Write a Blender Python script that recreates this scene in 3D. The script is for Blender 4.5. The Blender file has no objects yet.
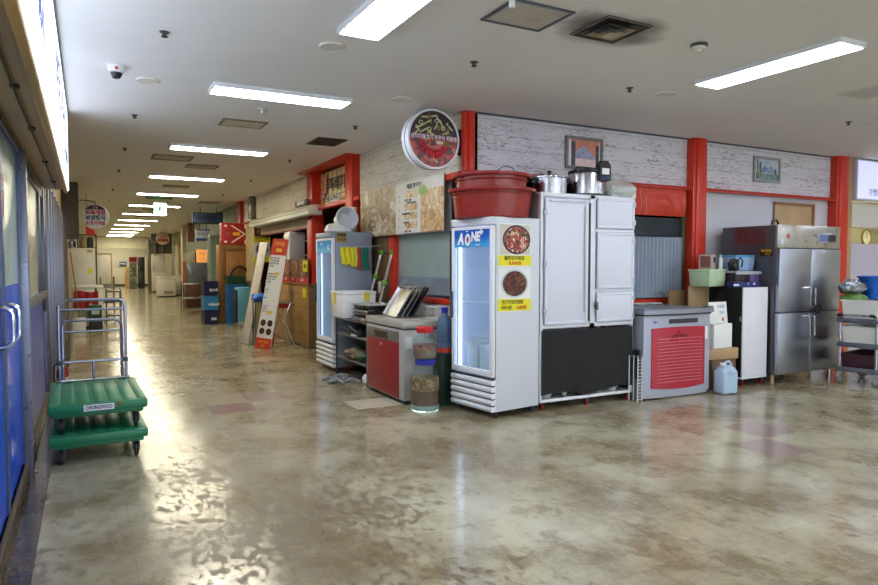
import bpy, bmesh, math, random
from mathutils import Vector, Matrix, Euler
PI = math.pi
R = math.radians
rng = random.Random(7)
C = bpy.context.scene.collection

# ------------------------------------------------------------------ materials
def lin(c):
    out = []
    for v in c[:3]:
        v = v / 255.0
        out.append(v / 12.92 if v <= 0.04045 else ((v + 0.055) / 1.055) ** 2.4)
    return (out[0], out[1], out[2], 1.0)

class NT:
    """Small wrapper round a material's node tree."""
    def __init__(s, name):
        s.mat = bpy.data.materials.new(name)
        s.mat.use_nodes = True
        s.t = s.mat.node_tree
        s.bsdf = s.t.nodes['Principled BSDF']
        s.out = s.t.nodes['Material Output']
        s.tc = None
    def n(s, typ, **kw):
        nd = s.t.nodes.new(typ)
        for k, v in kw.items():
            if k.startswith('i_'):
                nd.inputs[k[2:].replace('_', ' ')].default_value = v
            else:
                setattr(nd, k, v)
        return nd
    def l(s, a, b):
        s.t.links.new(a, b)
    def coord(s, scale=(1, 1, 1), loc=(0, 0, 0), rot=(0, 0, 0), kind='Object'):
        if s.tc is None:
            s.tc = s.n('ShaderNodeTexCoord')
        m = s.n('ShaderNodeMapping')
        m.inputs['Scale'].default_value = scale
        m.inputs['Location'].default_value = loc
        m.inputs['Rotation'].default_value = rot
        s.l(s.tc.outputs[kind], m.inputs['Vector'])
        return m.outputs['Vector']
    def noise(s, vec, scale, detail=4, rough=0.55, dist=0.0):
        nd = s.n('ShaderNodeTexNoise')
        nd.inputs['Scale'].default_value = scale
        nd.inputs['Detail'].default_value = detail
        nd.inputs['Roughness'].default_value = rough
        nd.inputs['Distortion'].default_value = dist
        s.l(vec, nd.inputs['Vector'])
        return nd.outputs['Fac']
    def ramp(s, fac, stops, interp='LINEAR'):
        nd = s.n('ShaderNodeValToRGB')
        nd.color_ramp.interpolation = interp
        e = nd.color_ramp.elements
        while len(e) < len(stops):
            e.new(0.5)
        for i, (p, c) in enumerate(stops):
            e[i].position = p
            e[i].color = c if len(c) == 4 else (*c, 1)
        s.l(fac, nd.inputs['Fac'])
        return nd.outputs['Color']
    def mix(s, fac, a, b, mode='MIX'):
        nd = s.n('ShaderNodeMix', data_type='RGBA', blend_type=mode)
        for sock, v in ((nd.inputs[0], fac), (nd.inputs[6], a), (nd.inputs[7], b)):
            if hasattr(v, 'links'):
                s.l(v, sock)
            else:
                sock.default_value = v
        return nd.outputs[2]
    def math(s, op, a, b=0.0):
        nd = s.n('ShaderNodeMath', operation=op)
        for sock, v in ((nd.inputs[0], a), (nd.inputs[1], b)):
            if hasattr(v, 'links'):
                s.l(v, sock)
            else:
                sock.default_value = v
        return nd.outputs[0]
    def bump(s, h, strength=0.2, dist=0.01):
        b = s.n('ShaderNodeBump')
        b.inputs['Strength'].default_value = strength
        b.inputs['Distance'].default_value = dist
        s.l(h, b.inputs['Height'])
        s.l(b.outputs['Normal'], s.bsdf.inputs['Normal'])
    def set(s, **kw):
        for k, v in kw.items():
            k = k.replace('_', ' ')
            sock = s.bsdf.inputs[k]
            if hasattr(v, 'links'):
                s.l(v, sock)
            else:
                sock.default_value = v

G1 = (1, 1, 1, 1)
G0 = (0, 0, 0, 1)
_mc = {}
def P(name, col, rough=0.5, metal=0.0, var=0.08, scale=6.0, bump=0.0, coat=0.0, stretch=(1, 1, 1), dirt=None, dirt_amt=0.5, spec=0.5):
    """Plain procedural surface: colour with soft noise variation and optional dirt patches."""
    if name in _mc:
        return _mc[name]
    t = NT(name)
    v = t.coord(stretch)
    f = t.noise(v, scale, 5)
    c = lin(col)
    lo = tuple(max(0, x * (1 - var)) for x in c[:3]) + (1,)
    hi = tuple(min(1, x * (1 + var)) for x in c[:3]) + (1,)
    colr = t.ramp(f, [(0.3, lo), (0.7, hi)])
    if dirt:
        g = t.noise(t.coord((1, 1, 1), (3.1, 1.7, 5.3)), scale * 0.6, 7, 0.65)
        m = t.ramp(g, [(0.5, G0), (0.72, (dirt_amt,) * 3 + (1,))])
        colr = t.mix(m, colr, lin(dirt))
    t.set(Base_Color=colr, Metallic=metal)
    r = t.ramp(f, [(0.25, (max(0, rough - 0.06),) * 3), (0.75, (min(1, rough + 0.06),) * 3)])
    t.set(Roughness=r)
    t.bsdf.inputs['Specular IOR Level'].default_value = spec
    if coat:
        t.bsdf.inputs['Coat Weight'].default_value = coat
    if bump:
        t.bump(f, bump, 0.01)
    _mc[name] = t.mat
    return t.mat

def EM(name, col, strength):
    if name in _mc:
        return _mc[name]
    t = NT(name)
    t.set(Base_Color=lin(col), Emission_Color=lin(col), Emission_Strength=strength, Roughness=0.5)
    _mc[name] = t.mat
    return t.mat

def GL(name, col=(235, 245, 245), rough=0.03, alpha=0.25):
    """Thin pane or plastic film: a mix of glossy surface and see-through."""
    if name in _mc:
        return _mc[name]
    t = NT(name)
    tr = t.n('ShaderNodeBsdfTransparent')
    tr.inputs['Color'].default_value = lin(col)
    t.set(Base_Color=lin(col), Roughness=rough)
    t.bsdf.inputs['Specular IOR Level'].default_value = 0.6
    mx = t.n('ShaderNodeMixShader')
    nz = t.noise(t.coord(), 3.0, 3)
    fac = t.ramp(nz, [(0.3, (alpha * 0.85,) * 3), (0.7, (min(1, alpha * 1.15),) * 3)])
    t.l(fac, mx.inputs[0])
    t.l(tr.outputs[0], mx.inputs[1])
    t.l(t.bsdf.outputs[0], mx.inputs[2])
    t.l(mx.outputs[0], t.out.inputs['Surface'])
    _mc[name] = t.mat
    return t.mat

def FOOD(name, stops, scale=30.0, rough=0.35):
    """Printed food photograph: cells of sauce, meat and greens."""
    if name in _mc:
        return _mc[name]
    t = NT(name)
    v = t.coord()
    w = t.n('ShaderNodeTexVoronoi')
    w.inputs['Scale'].default_value = scale
    nz = t.n('ShaderNodeTexNoise')
    nz.inputs['Scale'].default_value = scale * 0.4
    t.l(v, nz.inputs['Vector'])
    add = t.n('ShaderNodeMix', data_type='VECTOR')
    add.inputs[0].default_value = 0.12
    t.l(v, add.inputs[4]); t.l(nz.outputs['Color'], add.inputs[5])
    t.l(add.outputs[1], w.inputs['Vector'])
    sep = t.n('ShaderNodeSeparateColor')
    t.l(w.outputs['Color'], sep.inputs[0])
    col = t.ramp(sep.outputs[0], [(p, lin(c)) for p, c in stops], 'CONSTANT')
    f2 = t.noise(v, scale * 1.6, 3)
    shade = t.ramp(f2, [(0.25, (0.5,) * 3 + (1,)), (0.75, (1.15,) * 3 + (1,))])
    t.set(Base_Color=t.mix(1.0, col, shade, 'MULTIPLY'), Roughness=rough)
    _mc[name] = t.mat
    return t.mat

# ------------------------------------------------------------------ mesh builder
class MB:
    def __init__(s):
        s.bm = bmesh.new()
        s.mats = []
        s.mi = 0
    def use(s, mat):
        if mat not in s.mats:
            s.mats.append(mat)
        s.mi = s.mats.index(mat)
        return s
    def _f(s, vs):
        try:
            f = s.bm.faces.new(vs)
            f.material_index = s.mi
            return f
        except ValueError:
            return None
    def box(s, x0, x1, y0, y1, z0, z1, bev=0.0, seg=2, M=None):
        vs = [s.bm.verts.new((x, y, z)) for z in (z0, z1) for y in (y0, y1) for x in (x0, x1)]
        fs = [s._f([vs[i] for i in q]) for q in ((0, 2, 3, 1), (4, 5, 7, 6), (0, 1, 5, 4), (2, 6, 7, 3), (0, 4, 6, 2), (1, 3, 7, 5))]
        if bev > 0:
            bev = min(bev, 0.49 * min(abs(x1 - x0), abs(y1 - y0), abs(z1 - z0)))
            es = list({e for f in fs for e in f.edges})
            r = bmesh.ops.bevel(s.bm, geom=es, offset=bev, segments=seg, profile=0.5, affect='EDGES', clamp_overlap=True)
            for f in r['faces']:
                f.material_index = s.mi
            if M is not None:
                vv = {v for f in r['faces'] for v in f.verts} | {v for f in fs if f.is_valid for v in f.verts}
                bmesh.ops.transform(s.bm, matrix=M, verts=list(vv))
        elif M is not None:
            bmesh.ops.transform(s.bm, matrix=M, verts=vs)
        return s
    def taper(s, x0, x1, y0, y1, z0, z1, d, bev=0.0):
        """Box whose bottom is smaller by d on each side."""
        vs = [s.bm.verts.new((x + (d if x == x0 else -d) * k, y + (d if y == y0 else -d) * k, z))
              for z, k in ((z0, 1), (z1, 0)) for y in (y0, y1) for x in (x0, x1)]
        fs = [s._f([vs[i] for i in q]) for q in ((0, 2, 3, 1), (4, 5, 7, 6), (0, 1, 5, 4), (2, 6, 7, 3), (0, 4, 6, 2), (1, 3, 7, 5))]
        if bev:
            r = bmesh.ops.bevel(s.bm, geom=list({e for f in fs for e in f.edges}), offset=bev, segments=2, profile=0.5, affect='EDGES')
            for f in r['faces']:
                f.material_index = s.mi
        return s
    def tub(s, x0, x1, y0, y1, z0, z1, d=0.02, th=0.006, lip=0.012):
        """Open bin with tapered walls, thickness and a turned-out lip."""
        def ring(o, z):
            return [s.bm.verts.new(p) for p in ((x0 - o, y0 - o, z), (x1 + o, y0 - o, z), (x1 + o, y1 + o, z), (x0 - o, y1 + o, z))]
        rs = [ring(-d, z0), ring(0, z1 - lip), ring(lip, z1 - lip), ring(lip, z1), ring(-th, z1), ring(-d - th, z0 + th)]
        s._f(rs[0][::-1])
        for a, b in zip(rs, rs[1:]):
            for i in range(4):
                s._f([a[i], a[(i + 1) % 4], b[(i + 1) % 4], b[i]])
        s._f(rs[-1])
        return s
    def cyl(s, p, q, r, r2=None, n=14, caps=True):
        p, q = Vector(p), Vector(q)
        r2 = r if r2 is None else r2
        d = (q - p).normalized()
        a = d.orthogonal().normalized()
        b = d.cross(a)
        A = [s.bm.verts.new(p + (a * math.cos(2 * PI * i / n) + b * math.sin(2 * PI * i / n)) * r) for i in range(n)]
        B = [s.bm.verts.new(q + (a * math.cos(2 * PI * i / n) + b * math.sin(2 * PI * i / n)) * r2) for i in range(n)]
        for i in range(n):
            s._f([A[i], A[(i + 1) % n], B[(i + 1) % n], B[i]])
        if caps:
            s._f(A[::-1]); s._f(B)
        return s
    def tube(s, pts, r, n=8, closed=False):
        pts = [Vector(p) for p in pts]
        N = len(pts)
        rings = []
        up = None
        for i, p in enumerate(pts):
            if closed:
                t = pts[(i + 1) % N] - pts[i - 1]
            else:
                t = pts[min(i + 1, N - 1)] - pts[max(i - 1, 0)]
            t.normalize()
            a = t.orthogonal().normalized() if up is None else (up - t * up.dot(t))
            if a.length < 1e-5:
                a = t.orthogonal()
            a.normalize(); up = a
            b = t.cross(a)
            rings.append([s.bm.verts.new(p + (a * math.cos(2 * PI * k / n) + b * math.sin(2 * PI * k / n)) * r) for k in range(n)])
        for i in range(N if closed else N - 1):
            A, B = rings[i], rings[(i + 1) % N]
            for k in range(n):
                s._f([A[k], A[(k + 1) % n], B[(k + 1) % n], B[k]])
        if not closed:
            s._f(rings[0][::-1]); s._f(rings[-1])
        return s
    def lathe(s, prof, n=28, c=(0, 0, 0), M=None):
        """Spin (r, z) pairs round z."""
        rings = []
        allv = []
        for r, z in prof:
            if r < 1e-6:
                v = s.bm.verts.new((c[0], c[1], c[2] + z)); rings.append([v]); allv.append(v)
            else:
                rg = [s.bm.verts.new((c[0] + r * math.cos(2 * PI * i / n), c[1] + r * math.sin(2 * PI * i / n), c[2] + z)) for i in range(n)]
                rings.append(rg); allv += rg
        for A, B in zip(rings, rings[1:]):
            for i in range(n):
                j = (i + 1) % n
                if len(A) == 1 and len(B) > 1:
                    s._f([A[0], B[j], B[i]])
                elif len(B) == 1 and len(A) > 1:
                    s._f([A[i], A[j], B[0]])
                elif len(A) > 1:
                    s._f([A[i], A[j], B[j], B[i]])
        if M is not None:
            bmesh.ops.transform(s.bm, matrix=M, verts=allv)
        return s
    def prism(s, poly, axis, d0, d1):
        """Extrude a 2-D outline along an axis ('x','y','z')."""
        def pt(u, v, d):
            return {'x': (d, u, v), 'y': (u, d, v), 'z': (u, v, d)}[axis]
        A = [s.bm.verts.new(pt(u, v, d0)) for u, v in poly]
        B = [s.bm.verts.new(pt(u, v, d1)) for u, v in poly]
        n = len(poly)
        s._f(A[::-1]); s._f(B)
        for i in range(n):
            s._f([A[i], A[(i + 1) % n], B[(i + 1) % n], B[i]])
        return s
    def grid(s, fn, nu, nv, thick=0.0):
        """Surface fn(u, v) -> point, u and v in 0..1; optional backing at -thick along the normal."""
        vs = [[s.bm.verts.new(fn(i / nu, j / nv)) for j in range(nv + 1)] for i in range(nu + 1)]
        fs = []
        for i in range(nu):
            for j in range(nv):
                fs.append(s._f([vs[i][j], vs[i + 1][j], vs[i + 1][j + 1], vs[i][j + 1]]))
        if thick:
            bmesh.ops.recalc_face_normals(s.bm, faces=fs)
            r = bmesh.ops.solidify(s.bm, geom=fs, thickness=thick)
            for g in r['geom']:
                if isinstance(g, bmesh.types.BMFace):
                    g.material_index = s.mi
        return s
    def blob(s, c, rx, ry, rz, n=14, m=8, rough=0.0, seed=0, flat=None):
        """Lumpy ellipsoid; flat = level below which it is cut flat."""
        q = random.Random(seed)
        ph = [q.uniform(0, 6.3) for _ in range(6)]
        rings = []
        for j in range(m + 1):
            th = PI * j / m
            row = []
            for i in range(1 if j in (0, m) else n):
                a = 2 * PI * i / n
                k = 1 + rough * (math.sin(3 * a + ph[0] + 2 * th) * 0.5 + math.sin(5 * th + ph[1] + 2 * a) * 0.4 + math.sin(7 * a + ph[2]) * math.sin(th) * 0.3 + q.uniform(-.3, .3))
                z = c[2] + rz * k * math.cos(th)
                if flat is not None:
                    z = max(z, flat)
                row.append(s.bm.verts.new((c[0] + rx * k * math.sin(th) * math.cos(a), c[1] + ry * k * math.sin(th) * math.sin(a), z)))
            rings.append(row)
        for A, B in zip(rings, rings[1:]):
            for i in range(n):
                j = (i + 1) % n
                if len(A) == 1:
                    s._f([A[0], B[i], B[j]])
                elif len(B) == 1:
                    s._f([A[j], A[i], B[0]])
                else:
                    s._f([A[i], B[i], B[j], A[j]])
        return s
    def build(s, name, mat=None, parent=None, loc=None, recalc=True):
        me = bpy.data.meshes.new(name)
        if recalc:
            bmesh.ops.recalc_face_normals(s.bm, faces=s.bm.faces)
        for f in s.bm.faces:
            f.smooth = True
        for e in s.bm.edges:
            if len(e.link_faces) == 2:
                e.smooth = e.calc_face_angle(0) < 0.62
        s.bm.to_mesh(me)
        s.bm.free()
        for m in (s.mats if s.mats else [mat]):
            me.materials.append(m)
        o = bpy.data.objects.new(name, me)
        C.objects.link(o)
        if parent is not None:
            o.parent = parent
        if loc is not None:
            o.location = loc
        return o

def text_mesh(body, size, depth=0.002, align='CENTER', spacing=1.0, shear=0.0, bold=0.0):
    cu = bpy.data.curves.new('lettering', 'FONT')
    cu.body = body
    cu.size = size
    cu.extrude = depth / 2
    cu.align_x = align
    cu.align_y = 'CENTER'
    cu.space_character = spacing
    cu.shear = shear
    cu.offset = bold
    cu.resolution_u = 2
    ob = bpy.data.objects.new('lettering', cu)
    me = bpy.data.meshes.new_from_object(ob)
    bpy.data.objects.remove(ob)
    bpy.data.curves.remove(cu)
    return me

FRONT = {  # readable from this side: matrix columns = text right, text up, outward
    '-y': Matrix(((1, 0, 0), (0, 0, -1), (0, 1, 0))),
    '-x': Matrix(((0, 0, -1), (-1, 0, 0), (0, 1, 0))),
    '+x': Matrix(((0, 0, 1), (1, 0, 0), (0, 1, 0))),
    '+z': Matrix(((1, 0, 0), (0, 1, 0), (0, 0, 1))),
    '-z': Matrix(((1, 0, 0), (0, -1, 0), (0, 0, -1))),
}
def letters(lines, mat, parent, name='lettering', face='-y', M=None):
    """lines: (text, x, y, z, size[, align[, squeeze[, bold[, shear]]]]) joined into ONE lettering mesh."""
    bm = bmesh.new()
    rot = FRONT[face].to_4x4()
    for ln in lines:
        body, x, y, z, size = ln[:5]
        al = ln[5] if len(ln) > 5 else 'CENTER'
        sq = ln[6] if len(ln) > 6 else 1.0
        bd = ln[7] if len(ln) > 7 else 0.0
        sh = ln[8] if len(ln) > 8 else 0.0
        me = text_mesh(body, size, 0.0025, al, 1.0, sh, bd)
        me.transform(Matrix.Translation((x, y, z)) @ rot @ Matrix.Diagonal((sq, 1, 1, 1)))
        bm.from_mesh(me)
        bpy.data.meshes.remove(me)
    if M is not None:
        bm.transform(M)
    me = bpy.data.meshes.new(name)
    bm.to_mesh(me); bm.free()
    me.materials.append(mat)
    o = bpy.data.objects.new(name, me)
    C.objects.link(o)
    if parent is not None:
        o.parent = parent
    return o

# ------------------------------------------------------------------ scene objects
def tag(o, label, cat, group=None, kind=None):
    o['label'] = label
    o['category'] = cat
    if group:
        o['group'] = group
    if kind:
        o['kind'] = kind
    return o
def thing(name, label, cat, loc=(0, 0, 0), rz=0.0, group=None, rot=None):
    o = bpy.data.objects.new(name, None)
    o.empty_display_size = 0.1
    C.objects.link(o)
    o.location = loc
    o.rotation_euler = rot if rot else (0, 0, rz)
    return tag(o, label, cat, group)
def struct(o, label=None, cat=None):
    o['kind'] = 'structure'
    if label:
        o['label'] = label
    if cat:
        o['category'] = cat
    return o
def kids(o):
    return [c for c in bpy.data.objects if c.parent == o]
def dup(root, loc, rz=None, label=None, group=None):
    r = root.copy(); C.objects.link(r); r.location = loc
    if rz is not None:
        r.rotation_euler = (0, 0, rz)
    if label:
        r['label'] = label
    if group:
        r['group'] = group
    for ch in kids(root):
        c = ch.copy(); C.objects.link(c); c.parent = r
        for g in kids(ch):
            d = g.copy(); C.objects.link(d); d.parent = c
    return r
def piece(name, mat, parent, *a, **k):
    """One bevelled box as a part."""
    return MB().box(*a, **k).build(name, mat, parent)
def caster(parent, x, y, r, mat_wheel, mat_fork, name='caster', tilt=0.0, ztop=None):
    """Swivel caster: plate and fork with the wheel as its sub-part; stands on local z=0."""
    ztop = ztop if ztop else r * 2.35
    f = MB()
    f.box(x - r * .7, x + r * .7, y - r * .7, y + r * .7, ztop - r * .18, ztop, 0.001)
    f.box(x - r * .42, x - r * .3, y - r * .5, y + r * .5, r * .8, ztop - r * .1)
    f.box(x + r * .3, x + r * .42, y - r * .5, y + r * .5, r * .8, ztop - r * .1)
    f.cyl((x - r * .45, y, r), (x + r * .45, y, r), r * .16, n=8)
    fo = f.build(name, mat_fork, parent)
    w = MB()
    w.lathe([(r * .3, -r * .26), (r * .86, -r * .26), (r, -r * .16), (r, r * .16), (r * .86, r * .26), (r * .3, r * .26)], 18,
            M=Matrix.Translation((x, y, r)) @ Matrix.Rotation(PI / 2, 4, 'Y'))
    w.build('wheel', mat_wheel, fo)
    return fo
# ------------------------------------------------------------------ camera
cam_data = bpy.data.cameras.new('camera')
cam_data.sensor_width = 36
cam_data.lens = 662.4 / 878 * 36
cam_data.clip_end = 200
cam = bpy.data.objects.new('camera', cam_data)
C.objects.link(cam)
cam.location = (0, 0, 1.5)
cam.rotation_euler = (R(90 - 2.45), 0, R(-28.0))
bpy.context.scene.camera = cam

CEIL = 3.14
WX = 3.65          # shop fronts along the corridor
WY = 6.20          # shop fronts along the hall
LX = -0.42         # glazed fronts on the other side

# ------------------------------------------------------------------ shared materials
def floor_mat(name, base, alt, stain, worn, amt):
    t = NT(name)
    v = t.coord()
    br = t.n('ShaderNodeTexBrick', offset=0.0, squash=1.0)
    br.inputs['Scale'].default_value = 1.0
    br.inputs['Brick Width'].default_value = 0.45
    br.inputs['Row Height'].default_value = 0.45
    br.inputs['Mortar Size'].default_value = 0.0013
    br.inputs['Mortar Smooth'].default_value = 0.3
    br.inputs['Color1'].default_value = lin(base)
    br.inputs['Color2'].default_value = lin(alt)
    br.inputs['Mortar'].default_value = lin((108, 98, 78))
    t.l(t.coord((1, 1, 1), (0.26, -1.88 + 0.45 * 30, 0)), br.inputs['Vector'])
    col = br.outputs['Color']
    # broad traffic wear, blotches with a shape of their own
    big = t.noise(t.coord((1.0, 0.8, 1)), 1.25, 12, 0.74, 0.0)
    col = t.mix(t.ramp(big, [(0.40, G0), (0.60, (amt * .85,) * 3 + (1,))]), col, lin(stain))
    pale = t.noise(t.coord((1, 1, 1), (11, 4, 0)), 0.9, 6, 0.6, 0.4)
    col = t.mix(t.ramp(pale, [(0.52, G0), (0.70, (0.62,) * 3 + (1,))]), col, lin(worn))
    # lacquer patches flaked off: small sharp brown islands, denser inside the worn zones
    fl = t.noise(t.coord((1.3, 0.8, 1), (5, 2, 0), (0, 0, 0.5)), 13.0, 6, 0.62, 0.35)
    zone = t.noise(t.coord((1, 1, 1), (2, 9, 0)), 0.8, 4)
    ds = t.n('ShaderNodeVectorMath', operation='LENGTH')
    t.l(t.coord((0.62, 0.5, 0), (-0.62 * 0.9, -0.5 * 4.0, 0)), ds.inputs[0])   # worn patch where the trolleys turn
    worn_z = t.ramp(ds.outputs['Value'], [(0.0, (.17,) * 3), (1.0, (0, 0, 0))])
    f1 = t.math('ADD', t.math('ADD', fl, t.math('MULTIPLY', zone, 0.45)), worn_z)
    flm = t.ramp(f1, [(0.83, G0), (0.87, (amt * .8,) * 3 + (1,))])
    col = t.mix(flm, col, lin((92, 78, 54)))
    # crisp-edged grime left in the worn lacquer
    gr = t.noise(t.coord((1.0, 0.75, 1), (7, 3, 0), (0, 0, 0.3)), 4.2, 12, 0.74, 0.15)
    gz = t.math('ADD', gr, t.math('MULTIPLY', t.math('SUBTRACT', big, 0.5), 0.55))
    col = t.mix(t.ramp(gz, [(0.515, G0), (0.56, (amt * .42,) * 3 + (1,)), (0.70, (amt * .7,) * 3 + (1,))]), col, lin((116, 98, 66)))
    # long scuff lines
    sc = t.noise(t.coord((0.5, 14, 1), (0, 0, 0), (0, 0, 0.65)), 1.6, 6, 0.7)
    col = t.mix(t.ramp(sc, [(0.60, G0), (0.66, (0.16,) * 3 + (1,))]), col, lin((196, 188, 164)))
    t.set(Base_Color=col)
    r = t.ramp(big, [(0.35, (0.12,) * 3), (0.62, (0.19,) * 3)])
    r = t.mix(flm, r, (0.5, 0.5, 0.5, 1))
    t.set(Roughness=r)
    t.bsdf.inputs['Specular IOR Level'].default_value = 0.5
    hb = t.math('ADD', t.noise(v, 5.0, 5), t.math('MULTIPLY', br.outputs['Fac'], -0.6))
    t.bump(hb, 0.07, 0.005)
    return t.mat
M_FLOOR = floor_mat('vinyl tile floor', (180, 173, 146), (174, 167, 139), (112, 96, 66), (200, 195, 174), 0.9)
M_TPINK = floor_mat('pinkish vinyl tile', (150, 130, 118), (146, 126, 114), (124, 104, 90), (160, 142, 130), 0.3)
M_TDARK = floor_mat('dark border tile', (62, 52, 46), (54, 46, 40), (44, 36, 32), (96, 88, 80), 0.5)
M_TPALE = floor_mat('new pale vinyl tile', (205, 199, 176), (203, 197, 172), (180, 170, 142), (215, 210, 192), 0.15)

def ceiling_mat():
    t = NT('painted ceiling board')
    v = t.coord()
    col = t.ramp(t.noise(v, 0.5, 4), [(0.3, lin((226, 226, 226))), (0.7, lin((233, 233, 232)))])
    sp = t.noise(v, 90, 3)
    col = t.mix(t.ramp(sp, [(0.3, (0.35,) * 3 + (1,)), (0.42, G0)]), col, lin((200, 196, 190)))
    # soot deposited round the air diffuser
    s = t.n('ShaderNodeSeparateXYZ')
    wob = t.n('ShaderNodeTexNoise'); wob.inputs['Scale'].default_value = 3.2; wob.inputs['Detail'].default_value = 6
    t.l(v, wob.inputs['Vector'])
    dx = t.n('ShaderNodeVectorMath', operation='SUBTRACT')
    t.l(v, dx.inputs[0]); dx.inputs[1].default_value = (3.27, 3.59, 0)
    sc = t.n('ShaderNodeVectorMath', operation='MULTIPLY'); sc.inputs[1].default_value = (1.35, 2.1, 0)
    t.l(dx.outputs[0], sc.inputs[0])
    ln = t.n('ShaderNodeVectorMath', operation='LENGTH'); t.l(sc.outputs[0], ln.inputs[0])
    d = t.math('ADD', ln.outputs['Value'], t.math('MULTIPLY', wob.outputs['Fac'], 0.62))
    soot = t.ramp(d, [(0.46, (0.95,) * 3 + (1,)), (0.74, (0.62,) * 3 + (1,)), (1.06, G0)])
    col = t.mix(soot, col, lin((56, 47, 38)))
    t.set(Base_Color=col, Roughness=0.75)
    t.bump(sp, 0.06, 0.004)
    return t.mat
M_CEIL = ceiling_mat()

def plank_mat(name, base, line, amt):
    """White-washed plank wallpaper: board seams and torn dark grain."""
    t = NT(name)
    if t.tc is None:
        t.tc = t.n('ShaderNodeTexCoord')
    s = t.n('ShaderNodeSeparateXYZ'); t.l(t.tc.outputs['Object'], s.inputs[0])
    h = t.math('ADD', s.outputs[0], s.outputs[1])
    cb = t.n('ShaderNodeCombineXYZ'); t.l(h, cb.inputs[0]); t.l(s.outputs[2], cb.inputs[1])
    def mp(sc, loc=(0, 0, 0)):
        m = t.n('ShaderNodeMapping'); m.inputs['Scale'].default_value = sc; m.inputs['Location'].default_value = loc
        t.l(cb.outputs[0], m.inputs['Vector']); return m.outputs['Vector']
    col = t.ramp(t.noise(mp((1.2, 5, 1)), 1.5, 5), [(0.3, lin(base)), (0.7, lin(tuple(min(255, c + 10) for c in base)))])
    g = t.noise(mp((2.4, 17, 1)), 1.0, 6, 0.55, 2.2)
    band = t.math('ABSOLUTE', t.math('SUBTRACT', g, 0.5))
    zone = t.noise(mp((1.0, 2.2, 1), (4, 3, 0)), 1.7, 3)
    wid = t.math('MULTIPLY', t.ramp(zone, [(0.36, G0), (0.62, G1)]), 0.023)
    m1 = t.math('LESS_THAN', band, wid)
    col = t.mix(t.math('MULTIPLY', m1, amt), col, lin(line))
    br = t.n('ShaderNodeTexBrick', offset=0.4)
    br.inputs['Scale'].default_value = 1.0
    br.inputs['Brick Width'].default_value = 7.1
    br.inputs['Row Height'].default_value = 0.163
    br.inputs['Mortar Size'].default_value = 0.0022
    wob = t.noise(mp((3, 1, 1)), 2.0, 3)
    off = t.n('ShaderNodeCombineXYZ'); t.l(t.math('MULTIPLY', wob, 0.02), off.inputs[1])
    ad = t.n('ShaderNodeVectorMath', operation='ADD'); t.l(cb.outputs[0], ad.inputs[0]); t.l(off.outputs[0], ad.inputs[1])
    t.l(ad.outputs[0], br.inputs['Vector'])
    col = t.mix(t.math('MULTIPLY', br.outputs['Fac'], 0.75), col, lin(line))
    t.set(Base_Color=col, Roughness=0.6)
    return t.mat
M_PLANK = plank_mat('white plank wallpaper', (208, 203, 210), (104, 88, 92), 0.85)
M_PLANK2 = plank_mat('white plank wallpaper corridor', (216, 211, 194), (116, 104, 86), 0.65)

def corrug_mat():
    t = NT('corrugated grey sheet')
    t.set(Base_Color=t.ramp(t.noise(t.coord(), 4, 3), [(0.3, lin((138, 150, 168))), (0.7, lin((150, 161, 178)))]), Roughness=0.4)
    return t.mat

M_WHITEWALL = P('white wall paint', (206, 204, 212), 0.55, var=0.02, scale=2, dirt=(180, 172, 160), dirt_amt=0.25)
M_CREAMWALL = P('cream wall paint', (214, 206, 178), 0.6, var=0.03, scale=2)
M_GREENWALL = P('grey green wall paint', (112, 120, 100), 0.6, var=0.06, scale=2)
M_BEIGE = P('beige post', (176, 160, 122), 0.6, var=0.06, scale=3)
M_RED = P('red painted steel', (206, 52, 30), 0.34, var=0.06, scale=3)
M_REDDARK = P('dark red paint and reflection', (150, 34, 32), 0.4, var=0.06)
M_BLACK = P('black plastic', (22, 21, 22), 0.42, var=0.2)
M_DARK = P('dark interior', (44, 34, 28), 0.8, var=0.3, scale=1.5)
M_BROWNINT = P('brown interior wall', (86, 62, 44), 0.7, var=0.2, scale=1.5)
M_WHITE = P('white enamel', (226, 228, 232), 0.32, var=0.025, scale=3)
M_WHITED = P('white enamel aged', (214, 212, 202), 0.38, var=0.04, scale=3, dirt=(180, 166, 140), dirt_amt=0.35)
M_GREYPL = P('grey plastic', (120, 124, 132), 0.45, var=0.06)
M_DGREY = P('dark grey plastic', (66, 68, 74), 0.45, var=0.1)
M_STEEL = P('brushed steel', (178, 178, 184), 0.27, 1.0, var=0.07, scale=5, stretch=(1, 1, 22))
M_STEELH = P('brushed steel horizontal', (186, 186, 192), 0.25, 1.0, var=0.07, scale=5, stretch=(22, 22, 1))
M_CHROME = P('polished chrome', (216, 218, 222), 0.1, 1.0, var=0.03)
M_ALU = P('aluminium profile', (176, 180, 190), 0.3, 0.9, var=0.06, stretch=(1, 1, .2))
M_ALUD = P('dark aluminium profile', (84, 86, 96), 0.34, 0.8, var=0.08)
M_WOOD = P('brown wood', (146, 100, 48), 0.5, var=0.28, scale=5, stretch=(6, 6, .7))
M_PLY = P('plywood', (186, 154, 116), 0.55, var=0.12, scale=4, stretch=(1, 1, .4))
M_CARD = P('cardboard', (176, 146, 108), 0.75, var=0.07, scale=5)
M_PAPER = P('white paper', (232, 232, 230), 0.6, var=0.02)
M_YELLOW = P('yellow paper', (232, 222, 30), 0.55, var=0.03)
M_INK = P('black ink', (24, 24, 26), 0.6, var=0.1)
M_REDINK = P('red ink', (196, 36, 26), 0.55, var=0.05)
M_WHITEINK = P('white ink', (240, 240, 238), 0.5, var=0.02)
M_RUBBER = P('grey rubber', (70, 70, 70), 0.7, var=0.15)
M_REDWHEEL = P('red caster wheel', (166, 32, 26), 0.45, var=0.1)
M_POLY = GL('thin clear plastic bag', (236, 238, 236), 0.22, 0.42)
M_GLASS = GL('fridge door glass', (224, 236, 240), 0.04, 0.16)
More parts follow.
